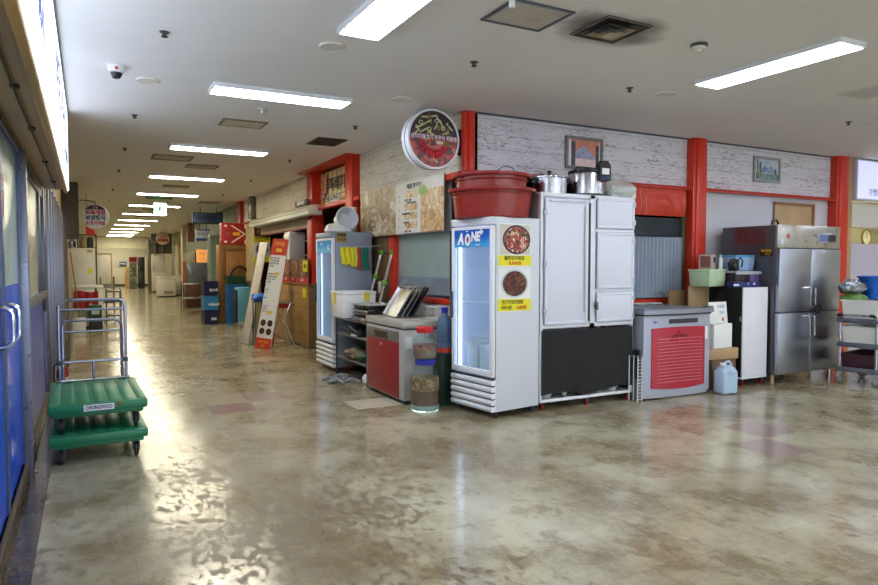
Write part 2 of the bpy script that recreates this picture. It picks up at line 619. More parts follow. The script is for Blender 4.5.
M_CLEAR = GL('clear plastic', (232, 236, 232), 0.08, 0.2)

# ------------------------------------------------------------------ floor: laid tile by tile, a few of other colours
fb = bmesh.new()
mats = [M_FLOOR, M_TPINK, M_TDARK, M_TPALE]
X0, Y0, T = -0.26, 1.88 - 0.45 * 22, 0.45
odd = {(11, 25): 1, (12, 26): 1, (5, 22): 0, (3, 33): 1, (4, 34): 1, (6, 32): 3, (7, 32): 3}
vcache = {}
def fv(x, y):
    k = (round(x, 4), round(y, 4))
    if k not in vcache:
        vcache[k] = fb.verts.new((x, y, 0))
    return vcache[k]
for i in range(-2, 32):
    for j in range(0, 130):
        x, y = X0 + T * i, Y0 + T * j
        if y > 20 and x > 5.5:
            continue
        xa = max(x, -0.9)
        f = fb.faces.new([fv(xa, y), fv(x + T, y), fv(x + T, y + T), fv(xa, y + T)])
        f.material_index = 2 if i < 0 else odd.get((i, j), 0)
me = bpy.data.meshes.new('floor')
fb.to_mesh(me); fb.free()
for m in mats:
    me.materials.append(m)
floor = bpy.data.objects.new('floor', me)
C.objects.link(floor)
struct(floor)

struct(MB().box(-1.0, 14.2, -8, 50.4, CEIL, CEIL + 0.12).build('ceiling', M_CEIL))
struct(MB().box(-1.0, 14.2, -8.2, -8.0, 0, .7).box(-1.0, 14.2, -8.2, -8.0, 3.0, CEIL).box(-1.0, .2, -8.2, -8.0, .7, 3.0).build('wall_back', M_CREAMWALL))
for k in range(4):  # unseen windows, added to bring daylight onto the fridge fronts
    wb_ = MB().box(.24 + k * 3.5, 3.66 + k * 3.5, -8.11, -8.10, .7, 3.0).build('window_%d' % (4 + k), GL('added daylight window glass', (240, 246, 250), .03, .06))
    struct(wb_)
    MB().box(.2 + k * 3.5, .24 + k * 3.5, -8.16, -8.04, .7, 3.0).box(3.66 + k * 3.5, 3.7 + k * 3.5, -8.16, -8.04, .7, 3.0).box(1.93 + k * 3.5, 1.97 + k * 3.5, -8.15, -8.05, .7, 3.0).box(.24 + k * 3.5, 3.66 + k * 3.5, -8.15, -8.05, .7, .74).box(.24 + k * 3.5, 3.66 + k * 3.5, -8.15, -8.05, 2.96, 3.0).build('window_frame', M_ALU, wb_)
struct(MB().box(14.2, 14.4, -8, 22, 0, CEIL).build('wall_side', M_CREAMWALL))

# far end of the corridor
struct(MB().box(-1.0, 6.0, 50.0, 50.3, 0, CEIL).build('wall_far', P('far wall paint', (226, 224, 206), 0.6, var=0.02)))
fd = MB().box(0.55, 1.45, 49.94, 50.0, 0, 2.15, 0.01).build('door_3', M_WHITED)
struct(fd)
MB().box(0.47, 0.55, 49.9, 50.0, 0, 2.25, 0.004).box(1.45, 1.53, 49.9, 50.0, 0, 2.25, 0.004).box(0.55, 1.45, 49.9, 50, 2.15, 2.25, 0.004).build('door_frame', M_BEIGE, fd)
MB().cyl((1.36, 49.93, 1.0), (1.36, 49.87, 1.0), 0.03).build('door_knob', M_CHROME, fd)
struct(MB().box(-1.0, 4.2, 43.6, 43.9, 2.42, CEIL).build('trim_9', P('cream header beam', (196, 192, 168), 0.6, var=0.03)))
struct(MB().box(-1.0, 6.0, 49.93, 50.0, 0, 0.14, 0.004).build('baseboard_far', M_DGREY))

# ------------------------------------------------------------------ hall shop front (facing the hall) at y = WY
struct(MB().box(WX, 10.45, WY, WY + 0.12, 2.5, CEIL).build('wall_hall_upper', M_PLANK))
wl = MB()
wl.box(WX + .02, 7.1, WY + 0.03, WY + 0.12, 0, 1.0)
wl.box(7.1, 10.45, WY + 0.03, WY + 0.12, 0, 2.5)
struct(wl.build('wall_hall_lower', M_WHITEWALL))
# red structural frame
def hbeam(x0, x1, y0, y1, z0, z1, name, web='x'):
    m = MB()
    t = 0.014
    if web == 'x':      # flanges face the hall
        m.box(x0, x1, y0, y0 + t, z0, z1, 0.002).box(x0, x1, y1 - t, y1, z0, z1, 0.002)
        c = (x0 + x1) / 2
        m.box(c - t / 2, c + t / 2, y0 + t, y1 - t, z0, z1)
    else:
        m.box(x0, x0 + t, y0, y1, z0, z1, 0.002).box(x1 - t, x1, y0, y1, z0, z1, 0.002)
        c = (y0 + y1) / 2
        m.box(x0 + t, x1 - t, c - t / 2, c + t / 2, z0, z1)
    return struct(m.build(name, M_RED))
# the columns: a flanged steel post, its front face towards the hall
def column(x0, x1, y0, y1, name):
    m = MB()
    m.box(x0 + 0.055, x1, y0, y1, 0, CEIL, 0.004)
    m.box(x0, x0 + 0.055, y0 + 0.012, y1, 0, CEIL, 0.004)
    return struct(m.build(name, M_RED))
column(6.98, 7.22, 6.08, WY + 0.03, 'trim_1')
column(10.08, 10.36, 6.08, WY + 0.03, 'trim_2')
column(3.585, 3.715, 6.16, 6.24, 'trim_3')
bm_ = MB()
bm_.box(3.58, 10.08, 6.10, WY, 2.462, 2.472, 0.002).box(3.58, 10.08, 6.10, WY, 2.492, 2.502, 0.002).box(3.58, 10.08, 6.14, 6.15, 2.472, 2.492)
struct(bm_.build('trim_4', M_RED))
struct(MB().box(WX - 0.05, 10.4, WY - 0.03, WY, CEIL - 0.016, CEIL, 0.003).build('trim_10', M_DGREY))

# serving hatch between the corner and the second column
struct(MB().box(3.95, 6.98, WY - 0.02, WY + 0.2, 1.0, 1.055, 0.006).build('trim_5', M_RED))
sh = MB()
n = 46
pts = []
for i in range(n * 4 + 1):
    pts.append(3.98 + (6.96 - 3.98) * i / (n * 4))
sh.grid(lambda u, v: (3.98 + 2.98 * u, WY + 0.022 + 0.014 * math.cos(u * n * 2 * PI), 1.07 + 0.78 * v), n * 8, 1, 0.003)
cs = sh.build('corrugated_panel', corrug_mat())
tag(cs, 'grey corrugated sheet closing the serving hatch beside the red column', 'panel')
glx = MB().box(3.98, 6.96, WY + 0.05, WY + 0.058, 1.86, 2.08).build('window_1', GL('dark hatch glass', (70, 80, 92), 0.05, 0.55))
struct(glx)
MB().box(3.98, 6.96, WY + 0.045, WY + 0.065, 2.08, 2.1).build('window_rail', M_BLACK, glx)
# rolled red awning hanging in the head of the hatch
aw = thing('hatch_awning', 'red fabric awning bunched in the head of the hatch by the red column', 'awning', (5.4, WY - 0.02, 2.12))
def awf(u, v):
    x = -0.1 + 1.62 * u
    bulge = 0.05 + 0.02 * math.sin(u * 17 + 3 * v) * math.sin(PI * v) + 0.012 * math.sin(u * 47 + 5 * v)
    k = 1 - v
    flare = 0.10 * max(0, v - 0.75) * 4
    return (x, -bulge * math.sin(PI * min(1, v * 1.15)) * 0.8 - flare * 0.3, 0.34 * v)
MB().grid(awf, 60, 10, 0.004).build('fabric', P('red awning fabric', (204, 62, 40), 0.5, var=0.1, scale=9, bump=0.2), aw)
cl_ = MB()
for xx in (0.72, 0.82):
    cl_.tube([(xx, awf((xx + .1) / 1.62, t_ / 8)[1] - 0.006, 0.34 * t_ / 8) for t_ in range(9)], 0.004, 6)
cl_.build('lacing', P('pale cord', (226, 150, 130), 0.6), aw)
struct(MB().box(6.92, 6.98, WY + .0, WY + .12, 1.05, 2.47, 0.004).build('trim_6', P('olive hatch post', (92, 84, 56), 0.5)))
# dim shop interior behind the hatch
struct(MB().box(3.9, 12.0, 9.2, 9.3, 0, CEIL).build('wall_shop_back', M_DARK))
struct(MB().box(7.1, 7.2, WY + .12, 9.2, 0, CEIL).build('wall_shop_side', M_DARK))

# beyond the second column: the next shop
struct(MB().box(10.36, 10.5, 6.1, 6.3, 0, CEIL, 0.004).build('trim_7', P('tan wood post', (176, 140, 104), 0.5, var=0.1, stretch=(1, 1, .2), scale=5)))
sg = thing('shop_lightbox', 'white lightbox sign above the shop opening past the last red column', 'sign', (10.52, 6.05, 2.5))
piece('case', P('pale grey sign case', (206, 206, 218), 0.4, var=.02), sg, 0, 2.6, 0, 0.2, 0.0, 0.62, 0.006)
piece('sign_face', EM('lit lavender sign face', (214, 216, 255), .33), sg, 0.02, 2.58, -0.008, 0, 0.02, 0.6)
letters([('가맹문의 1588', 0.3, -0.01, 0.12, 0.12, 'LEFT')], P('navy ink', (60, 60, 110), .5), sg)
MB().box(-0.06, 0.0, 0.06, 0.09, 0.13, 0.15).box(-0.06, 0, 0.06, 0.09, 0.52, 0.54).build('bracket', M_BLACK, sg)
struct(MB().box(10.5, 14.2, 6.25, 6.4, 2.09, 2.47).build('trim_8', M_WHITED))
struct(MB().box(10.5, 14.2, 7.5, 7.6, 0, CEIL).build('wall_next_shop', P('olive cream wall', (158, 154, 122), 0.6, var=0.03)))
struct(MB().box(10.5, 14.2, 6.3, 6.42, 0, 1.83).build('wall_partition', P('lilac partition', (196, 190, 206), 0.5, var=0.02)))
ck = thing('wall_clock', 'round wall clock with olive rim high in the next shop', 'clock', (13.36, 7.497, 2.02))
MB().lathe([(0, -0.0), (0.155, 0), (0.16, 0.03), (0.14, 0.036), (0.132, 0.02), (0, 0.02)], 28, M=Matrix.Rotation(PI / 2, 4, 'X')).build('case', P('olive clock rim', (120, 112, 70), .4), ck)
MB().cyl((0, -0.021, 0), (0, -0.024, 0), 0.13, n=28).build('dial', P('cream dial', (222, 218, 180), .4), ck)
MB().box(-0.004, 0.004, -0.03, -0.026, 0, 0.1).box(-0.06, 0, -0.034, -0.03, -0.004, 0.004).build('hands', M_BLACK, ck)

# wood-effect board leaning behind the steel refrigerator
bd = thing('plywood_board', 'plain tan plywood board standing behind the steel refrigerator', 'board', (9.2, 6.17, 0))
piece('sheet', M_PLY, bd, -0.42, 0.46, 0.02, 0.04, 0.0, 2.38, 0.003)
MB().box(-0.44, 0.48, 0.0, 0.03, 2.36, 2.40, 0.003).box(0.44, 0.48, 0.0, 0.03, 0, 2.36, 0.003).build('edge_trim', P('brown edging', (146, 104, 64), .5), bd)

# framed pictures
def picture(name, label, x0, x1, z0, z1, frame_m, paint):
    p = thing(name, label, 'picture', ((x0 + x1) / 2, WY - 0.002, z0))
    w, h = (x1 - x0) / 2, z1 - z0
    MB().box(-w, w, -0.03, 0, 0, 0.035, 0.004).box(-w, w, -0.03, 0, h - 0.035, h, 0.004).box(-w, -w + 0.035, -0.03, 0, 0.035, h - 0.035, 0.004).box(w - 0.035, w, -0.03, 0, 0.035, h - 0.035, 0.004).build('frame', frame_m, p)
    paint(p, w - 0.035, 0.035, h - 0.035)
    return p
def paint1(p, w, a, b):
    m = MB()
    m.use(P('sunset sky print', (206, 130, 104), 0.3, var=0.15, scale=5)).box(-w, w, -0.012, -0.002, a, b)
    m.use(P('pale mat', (216, 214, 218), .4)).box(-w, -w + 0.05, -0.0125, -0.012, a, b).box(w - 0.02, w, -0.0125, -0.012, a, b)
    m.use(P('mountain print', (150, 150, 176), 0.3, var=0.4, scale=14))
    m.prism([(-w + .07, a + .08), (-.10, a + .2), (-.02, b - .06), (.05, b - .09), (.12, a + .16), (w - .04, a + .08)], 'y', -0.0135, -0.0125)
    m.use(P('dark tree print', (66, 62, 74), 0.4, var=0.5, scale=18)).box(-w + .05, -w + .11, -0.014, -0.0135, a, b - .02).box(w - .07, w - .02, -0.014, -0.0135, a, b - .05)
    m.use(P('snow print', (226, 196, 190), 0.4, var=0.15, scale=12)).box(-w + .11, w - .07, -0.014, -0.0135, a, a + .09)
    m.build('print', None, p)
def paint2(p, w, a, b):
    m = MB()
    m.use(P('pale sky print', (186, 196, 206), 0.25, var=0.12, scale=5)).box(-w, w, -0.012, -0.002, a, b)
    m.use(P('blue hill print', (96, 120, 160), 0.3, var=0.3, scale=14)).prism([(-w + .1, a + .1), (-.06, a + .2), (.02, a + .17), (.1, a + .2), (w - .05, a + .1)], 'y', -0.013, -0.012)
    m.use(P('pine print', (40, 60, 70), 0.35, var=0.5, scale=20)).box(-w + .04, -w + .07, -0.0135, -0.013, a + .06, b - .01).box(-w + .09, -w + .13, -0.0135, -0.013, a + .06, b - .04).prism([(w - .12, a + .06), (w - .07, b - .1), (w - .02, a + .06)], 'y', -0.0135, -0.013)
    m.use(P('green lake print', (70, 110, 104), 0.25, var=0.5, scale=16)).box(-w, w, -0.014, -0.0135, a, a + .09)
    m.use(P('white bridge print', (226, 236, 226), 0.3)).tube([(-.06 + .03 * i, -0.014, a + .05 + .11 * math.sin(PI * i / 8)) for i in range(9)], 0.005, 6)
    m.use(P('yellow streak', (214, 206, 90), .4)).tube([(-w + .02, -0.014, a + .1), (-w + .07, -0.014, a + .15), (-w + .10, -.014, a + .03)], 0.005, 6)
    m.build('print', None, p)
picture('framed_picture', 'framed mountain sunset picture on the plank wall above the rice cooker', 4.96, 5.52, 2.62, 3.0, P('grey brown frame', (120, 112, 108), .4), paint1)
picture('framed_picture', 'framed lake and pine tree picture high between the two red columns', 8.28, 8.86, 2.66, 3.02, P('silver grey frame', (150, 150, 148), .35), paint2)

# ------------------------------------------------------------------ corridor shop front (facing the corridor) at x = WX
struct(MB().box(WX, WX + 0.12, 6.2, 9.4, 2.5, CEIL).build('wall_corridor_upper', M_PLANK2))
struct(MB().box(WX, WX + 0.12, 11.6, 17.7, 2.55, CEIL).build('wall_corridor_upper.001', M_PLANK2))
wl = MB()
wl.box(WX + .02, WX + 0.12, 6.32, 8.1, 0, 1.04)
wl.box(WX + .02, WX + 0.12, 6.6, 8.1, 1.88, 2.5)
struct(wl.build('wall_corridor_lower', M_WHITEWALL))
struct(MB().box(WX + .02, WX + 0.12, 6.25, 6.6, 1.04, 2.44).build('wall_corner_void_shade', M_BLACK))  # black panel: shade of the dark void put into its colour
# narrow bamboo-clad stretch between window and red frame
def bamboo_mat(name, col, axis=1, step=0.06):
    t = NT(name)
    if t.tc is None:
        t.tc = t.n('ShaderNodeTexCoord')
    s = t.n('ShaderNodeSeparateXYZ'); t.l(t.tc.outputs['Object'], s.inputs[0])
    u = t.math('FRACT', t.math('MULTIPLY', s.outputs[axis], 1 / step))
    z = t.math('FRACT', t.math('MULTIPLY', s.outputs[2], 4.2))
    seam = t.math('MAXIMUM', t.math('LESS_THAN', u, 0.1), t.math('LESS_THAN', z, 0.05))
    base = t.ramp(t.noise(t.coord((9, 9, 1)), 3, 4), [(0.3, lin(tuple(c * .85 for c in col))), (0.7, lin(col))])
    t.set(Base_Color=t.mix(t.math('MULTIPLY', seam, 0.7), base, lin(tuple(c * .45 for c in col))), Roughness=0.45)
    return t.mat
M_BAMBOO = bamboo_mat('bamboo cladding', (182, 142, 84))
struct(MB().box(WX + .02, WX + 0.12, 8.26, 9.4, 0, 2.5).build('wall_bamboo', bamboo_mat('bamboo wall', (150, 124, 82), 1, 0.2)))
struct(MB().box(WX - .03, WX + 0.1, 8.1, 8.26, 0, 2.5, .004).build('trim_11', M_RED))
struct(MB().box(WX - .04, WX + 0.1, 6.36, 8.1, 1.04, 1.10, .004).build('trim_12', M_RED))
wn = MB().box(WX + 0.045, WX + 0.055, 6.62, 8.1, 1.1, 1.88).build('window_2', P('frosted green film', (146, 164, 158), 0.22, var=0.05, scale=3))
struct(wn)
MB().box(WX + 0.035, WX + 0.044, 6.62, 8.1, 1.1, 1.34).build('lower_pane', P('frosted blue grey film', (122, 136, 146), 0.25, var=0.04, scale=3), wn)
MB().box(WX + .02, WX + .07, 6.6, 6.64, 1.1, 1.88).box(WX + .02, WX + .07, 6.64, 8.1, 1.1, 1.13).build('window_frame', M_ALUD, wn)
# red framed niche with the tiled shop name
column_n = MB(); column_n.box(WX - .12, WX + .1, 9.42, 9.72, 0, CEIL, .004); struct(column_n.build('trim_13', M_RED))
column_n = MB(); column_n.box(WX - .12, WX + .1, 11.42, 11.72, 0, CEIL, .004); struct(column_n.build('trim_14', M_RED))
struct(MB().box(WX - .24, WX + .2, 9.35, 11.9, CEIL - 0.022, CEIL, .003).build('trim_15', M_RED))
bm_ = MB().box(WX - .06, WX, 6.3, 9.2, 2.44, 2.51, .003).box(WX - .1, WX, 9.2, 11.42, 2.44, 2.51, .003)
struct(bm_.build('trim_16', M_RED))
def tile_mat():
    t = NT('beige sign tiles')
    if t.tc is None:
        t.tc = t.n('ShaderNodeTexCoord')
    s = t.n('ShaderNodeSeparateXYZ'); t.l(t.tc.outputs['Object'], s.inputs[0])
    u = t.math('FRACT', t.math('MULTIPLY', s.outputs[1], 1 / 0.22)); z = t.math('FRACT', t.math('MULTIPLY', s.outputs[2], 1 / 0.14))
    seam = t.math('MAXIMUM', t.math('LESS_THAN', u, 0.14), t.math('LESS_THAN', z, 0.14))
    base = t.ramp(t.noise(t.coord(), 5, 4), [(0.3, lin((222, 196, 132))), (0.7, lin((236, 212, 150)))])
    t.set(Base_Color=t.mix(t.math('MULTIPLY', seam, 0.9), base, lin((84, 52, 32))), Roughness=0.4)
    return t.mat
struct(MB().box(WX + .05, WX + .1, 9.72, 11.42, 2.48, CEIL - .05).build('wall_niche', tile_mat()))
sn = thing('shop_name_letters', 'raised black and pink brush lettering on the beige tiled niche', 'sign', (WX + 0.03, 10.6, 2.62))
letters([('뚝배기', -0.01, -0.12, 0.2, 0.24, 'CENTER', 1.25, .006)], M_INK, sn, 'lettering', '-x')
letters([('!', -0.01, -0.62, 0.24, 0.2, 'CENTER', 1.5)], P('red brown ink', (110, 50, 30), .5), sn, 'exclamation_mark', '-x')
MB().box(-0.02, 0.0, 0.42, 0.6, 0.1, 0.42, .03).blob((-0.01, 0.66, 0.06), 0.012, 0.15, 0.07, 12, 6).build('emblem', P('pink sign emblem', (196, 130, 120), .5, var=.3, scale=20), sn)
cd = MB().box(-0.05, 0, -0.3, 0.3, 0, 0.11, .003).build('notice_plate', M_PAPER, None, (WX - .05, 10.42, 2.515))
tag(cd, 'small black and white notice plate on the red ledge under the tiled niche', 'sign')
letters([('인삼 도가니', -0.052, 0, 0.055, 0.09, 'CENTER', 1.3, .004)], M_INK, cd, 'lettering', '-x')
cd = MB().box(-0.05, 0, -0.35, 0.35, 0, 0.1, .003).build('notice_plate', M_DGREY, None, (WX - .16, 11.82, 2.55))
tag(cd, 'grey notice plate above the shutter housing below the tiled niche', 'sign')
letters([('일품식당', -0.052, 0, 0.05, 0.075, 'CENTER', 1.6, .004)], M_WHITEINK, cd, 'lettering', '-x')
# shop opening with a roller shutter housing
sb = thing('shutter_housing', 'long off-white roller shutter housing over the shop opening', 'shutter', (WX - .12, 13.5, 2.36))
MB().prism([(-.14, 0), (.1, 0), (.1, .17), (-.08, .17), (-.14, .11)], 'y', -2.35, 2.35).build('case', P('off white shutter case', (206, 202, 186), .4, var=.04), sb)
MB().box(-.15, -.135, -2.35, 2.35, .07, .085).box(-.15, -.135, -2.35, 2.35, -.01, .008).build('edge_strip', M_ALUD, sb)
struct(MB().box(WX - .1, WX + .1, 11.72, 17.7, 2.535, 2.56, .002).build('trim_17', M_RED))
struct(MB().box(WX + .02, WX + .08, 11.72, 15.9, 2.2, 2.36).build('trim_18', P('pale shutter curtain', (198, 188, 168), .5, var=.05)))
struct(MB().box(WX + .01, WX + .09, 11.72, 15.9, 2.17, 2.2).build('trim_19', M_REDDARK))
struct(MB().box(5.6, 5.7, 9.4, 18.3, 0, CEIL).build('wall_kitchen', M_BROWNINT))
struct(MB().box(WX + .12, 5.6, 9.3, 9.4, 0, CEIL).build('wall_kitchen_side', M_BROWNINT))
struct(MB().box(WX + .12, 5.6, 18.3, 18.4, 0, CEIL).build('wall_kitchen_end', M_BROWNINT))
struct(MB().box(WX - .04, WX + .1, 16.3, 17.7, 0, 2.55, .004).build('wall_beige_post', M_BEIGE))
struct(MB().box(WX - .1, WX + .1, 17.7, 18.2, 0, CEIL, .004).build('trim_20', M_REDDARK))
pp = thing('duct_pipe', 'short grey metal duct hanging down the corridor wall near the ceiling', 'pipe', (WX - .07, 16.5, 2.62))
MB().box(-.05, .06, -.19, .19, 0, CEIL - 2.62, .01).build('duct', P('grey duct', (118, 116, 104), .35, .6), pp)
MB().box(-.055, .06, -.2, .2, 0.0, 0.02, .003).build('flange', M_ALUD, pp)
# green-grey recess wall, then the far beige pier
struct(MB().box(WX + .02, WX + .15, 18.2, 29.5, 2.0, CEIL).build('wall_green', M_GREENWALL))
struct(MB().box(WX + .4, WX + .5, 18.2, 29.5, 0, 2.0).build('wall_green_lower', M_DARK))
struct(MB().box(3.56, 4.4, 29.5, 30.1, 0, CEIL).build('wall_pier', P('beige pier', (190, 178, 140), .6, var=.04)))
struct(MB().box(4.15, 4.3, 30.1, 50, 0, CEIL).build('wall_far_right', P('grey cream wall', (150, 142, 116), .6, var=.08, scale=1)))

# ------------------------------------------------------------------ glazed fronts on the near side of the corridor
M_BLUEF = P('blue window film', (22, 82, 214), 0.22, var=0.06, scale=1.5)
M_GREENF = P('pale green window film', (172, 192, 176), 0.2, var=0.05, scale=1.5)
M_BRONZE = P('stainless bronze fascia', (182, 150, 96), 0.36, 0.2, var=0.14, scale=4, stretch=(1, .3, 1))
def leaf(name, y0, y1, hy, withsticker=False):
    d = MB().box(LX - .012, LX, y0 + .04, y1 - .04, 0.1, 1.37).build(name, M_BLUEF)
    struct(d)
    MB().box(LX - .012, LX, y0 + .04, y1 - .04, 1.37, 2.24).build('upper_glass', M_GREENF, d)
    MB().box(LX - .03, LX + .015, y0 + .004, y0 + .04, 0.08, 2.27, .003).box(LX - .03, LX + .015, y1 - .04, y1 - .004, 0.08, 2.27, .003).box(LX - .03, LX + .015, y0 + .04, y1 - .04, 0.04, 0.1, .003).box(LX - .03, LX + .015, y0 + .04, y1 - .04, 2.24, 2.27, .003).build('leaf_frame', P('blue door edge', (70, 84, 120), .35, var=.1), d)
    r = .0135
    pts = [(LX, hy, 1.045)] + [(LX + .06 * math.sin(a), hy, 1.085 - .04 * math.cos(a)) for a in (R(30), R(60), R(90))] + [(LX + .06, hy, 1.12), (LX + .06, hy, 1.19)] + [(LX + .06 * math.cos(a), hy, 1.225 + .04 * math.sin(a)) for a in (0, R(30), R(60))] + [(LX, hy, 1.265)]
    MB().tube(pts, r, 10).build('door_handle', M_CHROME, d)
    return d
leaf('door_1', 3.4, 4.38, 4.6 - .34)
d2 = leaf('door_2', 4.38, 5.46, 4.62)
st = MB().box(0, .003, 4.42, 4.62, 1.78, 2.02).build('door_sticker', P('red sticker', (206, 50, 36), .5), None, (LX, 0, 0))
tag(st, 'small red paper sticker on the pale green glass of the blue door', 'sticker')
letters([('당기세요', 0.005, 4.52, 1.93, .05, 'CENTER', .8)], M_WHITEINK, st, 'lettering', '+x')
struct(MB().box(LX - .2, LX - .03, 2.6, 3.4, 0, 2.6).build('wall_near_post', M_ALUD))
# frame, posts, kick plates, header
fr = MB()
fr.box(LX - .05, LX + .03, 2.9, 3.4, .1, 2.3, .004)
fr.box(LX - .05, LX + .06, 5.46, 5.56, 0, 2.3, .004)
struct(fr.build('trim_21', P('blue grey metal post', (118, 122, 142), .3, .5, var=.06)))
struct(MB().box(LX - .05, LX + .03, 2.9, 8.7, 2.27, 2.34, .004).build('trim_22', M_ALUD))
struct(MB().box(LX - .05, LX + .035, 2.9, 15.0, 0, 0.1, .004).build('baseboard_shop', P('brown kick plate', (92, 78, 62), .4, .3, var=.15)))
w3 = MB().box(LX - .012, LX, 5.56, 8.3, 1.22, 2.22).build('window_3', P('cream window film', (190, 186, 160), .2, var=.05))
struct(w3)
MB().box(LX - .03, LX + .02, 5.56, 5.9, 1.22, 2.27, .003).box(LX - .03, LX + .02, 7.6, 7.75, 1.22, 2.27, .003).box(LX - .03, LX + .03, 8.2, 8.4, 1.0, 2.27, .003).box(LX - .03, LX + .02, 5.9, 8.3, 2.2, 2.27, .003).build('window_frame', M_ALUD, w3)
MB().box(LX - .05, LX + .05, 5.58, 8.3, 1.16, 1.22, .005).build('window_sill', M_ALU, w3)
struct(MB().box(LX - .03, LX, 5.56, 8.3, .1, 1.16).build('wall_shop_panel', P('slate blue panel', (84, 96, 170), .36, .1, var=.06)))
# aluminium folding shutters farther along
for k in range(9):
    y = 8.4 + k * .75
    m = MB()
    m.box(LX - .03, LX + .0, y, y + .74, .1, 2.5)
    for q in range(3):
        m.box(LX, LX + .016, y + .06 + q * .24, y + .14 + q * .24, .12, 2.45, .004)
    m.box(LX - .03, LX + .035, y, y + .035, .08, 2.5, .004)
    struct(m.build('wall_shutter' if k == 0 else 'wall_shutter.%03d' % k, P('dull shutter aluminium', (128, 128, 140), .36, .7, var=.1) if k else M_ALUD))
# signboard above the doors: lit box, its bronze soffit
so = MB()
so.box(LX - .3, -.17, 2.0, 8.6, 2.34, 2.36)
so.box(LX - .3, -.17, 8.4, 8.6, 2.36, CEIL)
so.box(LX - .35, LX - .05, 2.0, 8.6, 2.3, CEIL)
struct(so.build('trim_23', M_BRONZE))
struct(MB().box(LX - .35, LX - .0, 8.6, 15.2, 2.5, CEIL).build('wall_fascia', P('tan fascia', (170, 148, 104), .5, var=.08)))
lb = thing('signboard_lightbox', 'long glowing white signboard along the ceiling over the blue doors', 'sign', (-.15, 5.0, 2.26))
piece('case', M_BRONZE, lb, -.05, -.012, -3.0, 3.2, 0.0, CEIL - 2.26, .004)
piece('sign_face', EM('lit white sign face', (226, 236, 255), 1.3), lb, -.012, 0, -2.98, 3.18, .025, CEIL - 2.28)
piece('edge_channel', M_ALUD, lb, -.02, .008, -3.0, 3.2, CEIL - 2.285, CEIL - 2.262, .002)
letters([('전화 051)', .002, -1.9, .3, .2, 'CENTER', 1.2), ('식당', .002, .4, .52, .42, 'CENTER', 1.3), ('특선', .002, 1.6, .5, .36, 'CENTER', 1.3), ('구내식당', .002, 2.3, .24, .2, 'CENTER', 1.4)], P('faint violet ink', (96, 104, 160), .5), lb, 'lettering', '+x')
wire = MB()
wire.tube([(-.28, 2.2, 2.325), (-.285, 4, 2.318), (-.28, 6, 2.322), (-.28, 8.5, 2.325)], .006, 6)
cbl = wire.build('sign_cable', M_BLACK)
tag(cbl, 'thin dark cable clipped along the bronze soffit under the signboard', 'cable')
for yy in (2.9, 3.7, 4.8, 6.3, 7.8):
    MB().box(-.30, -.26, yy - .018, yy + .018, 2.322, 2.34, .003).build('cable_clip', M_DGREY, cbl)
# dark pier past the shutters, wall beyond
struct(MB().box(-1.0, -.12, 15.2, 15.9, 2.02, CEIL).box(-1.0, -.34, 15.2, 15.9, 0, 2.02).build('wall_pier_dark', P('dark brown pier', (74, 62, 48), .6, var=.15, scale=3)))
struct(MB().box(-1.0, LX, 15.9, 50, 0, CEIL).build('wall_left', P('tan corridor wall', (150, 140, 112), .6, var=.06, scale=1)))
struct(MB().box(LX - .1, LX, -8, 2.9, 0, CEIL).build('wall_left_near', M_CREAMWALL))
# ------------------------------------------------------------------ ceiling fittings
def light_panel(label, loc, rz, em, group):
    t = thing('ceiling_light', label, 'light', loc, rz, group)
    # local: long axis x, hangs below z = 0
    MB().box(-.66, .66, -.16, .16, -.018, 0, .003).box(-.66, .66, -.16, -.142, -.04, -.018, .002).box(-.66, .66, .142, .16, -.04, -.018, .002).box(-.66, -.642, -.142, .142, -.04, -.018, .002).box(.642, .66, -.142, .142, -.04, -.018, .002).build('housing', M_WHITE, t)
    piece('diffuser', em, t, -.64, .64, -.14, .14, -.043, -.02)
    return t
E_COOL = EM('cool led diffuser', (236, 242, 255), 17.0)
E_MID = EM('neutral led diffuser', (255, 246, 222), 20.0)
E_WARM = EM('warm led diffuser', (255, 243, 212), 27.0)
ORD = ['first', 'second', 'third', 'fourth', 'fifth', 'sixth', 'seventh', 'eighth', 'ninth', 'tenth', 'eleventh', 'twelfth']
for k, y in enumerate([6.42, 9.82, 13.25, 16.6, 19.95, 23.4, 26.8, 30.2, 33.5, 36.9, 40.3, 42.3]):
    light_panel(f'{ORD[k]} white ceiling light set crosswise over the corridor, counting inwards from the hall', (1.70, y, CEIL), 0, E_COOL if k == 0 else (E_MID if k == 1 else E_WARM), 'crosswise corridor light panels')
light_panel('white ceiling light set lengthwise at the mouth of the corridor', (1.73, 3.81, CEIL), PI / 2, E_COOL, 'lengthwise hall light panels')
light_panel('white ceiling light in the hall beside the smoke detector', (4.98, 3.57, CEIL), PI / 2, E_COOL, 'lengthwise hall light panels')
light_panel('added ceiling light brightening the next shop past the last red column', (12.0, 6.95, CEIL), 0, E_WARM, 'added ceiling lights of inner rooms')  # added lamp, brightens the otherwise dark shop interior
light_panel('first added ceiling light brightening the white room beyond the far header beam', (1.7, 45.4, CEIL), 0, E_WARM, 'added ceiling lights of inner rooms')  # this lamp and the next are added to brighten the far wall
light_panel('second added ceiling light brightening the white room beyond the far header beam', (1.7, 48.2, CEIL), 0, E_WARM, 'added ceiling lights of inner rooms')
for x in (1.73, 4.98, 8.3, 11.5):
    for y in (3.57, .4, -2.8):
        if (x < 6 and y > 3):
            continue
        light_panel('white ceiling light of the hall grid, outside the picture', (x, y, CEIL), PI / 2, E_COOL, 'hall grid light panels beyond the picture')

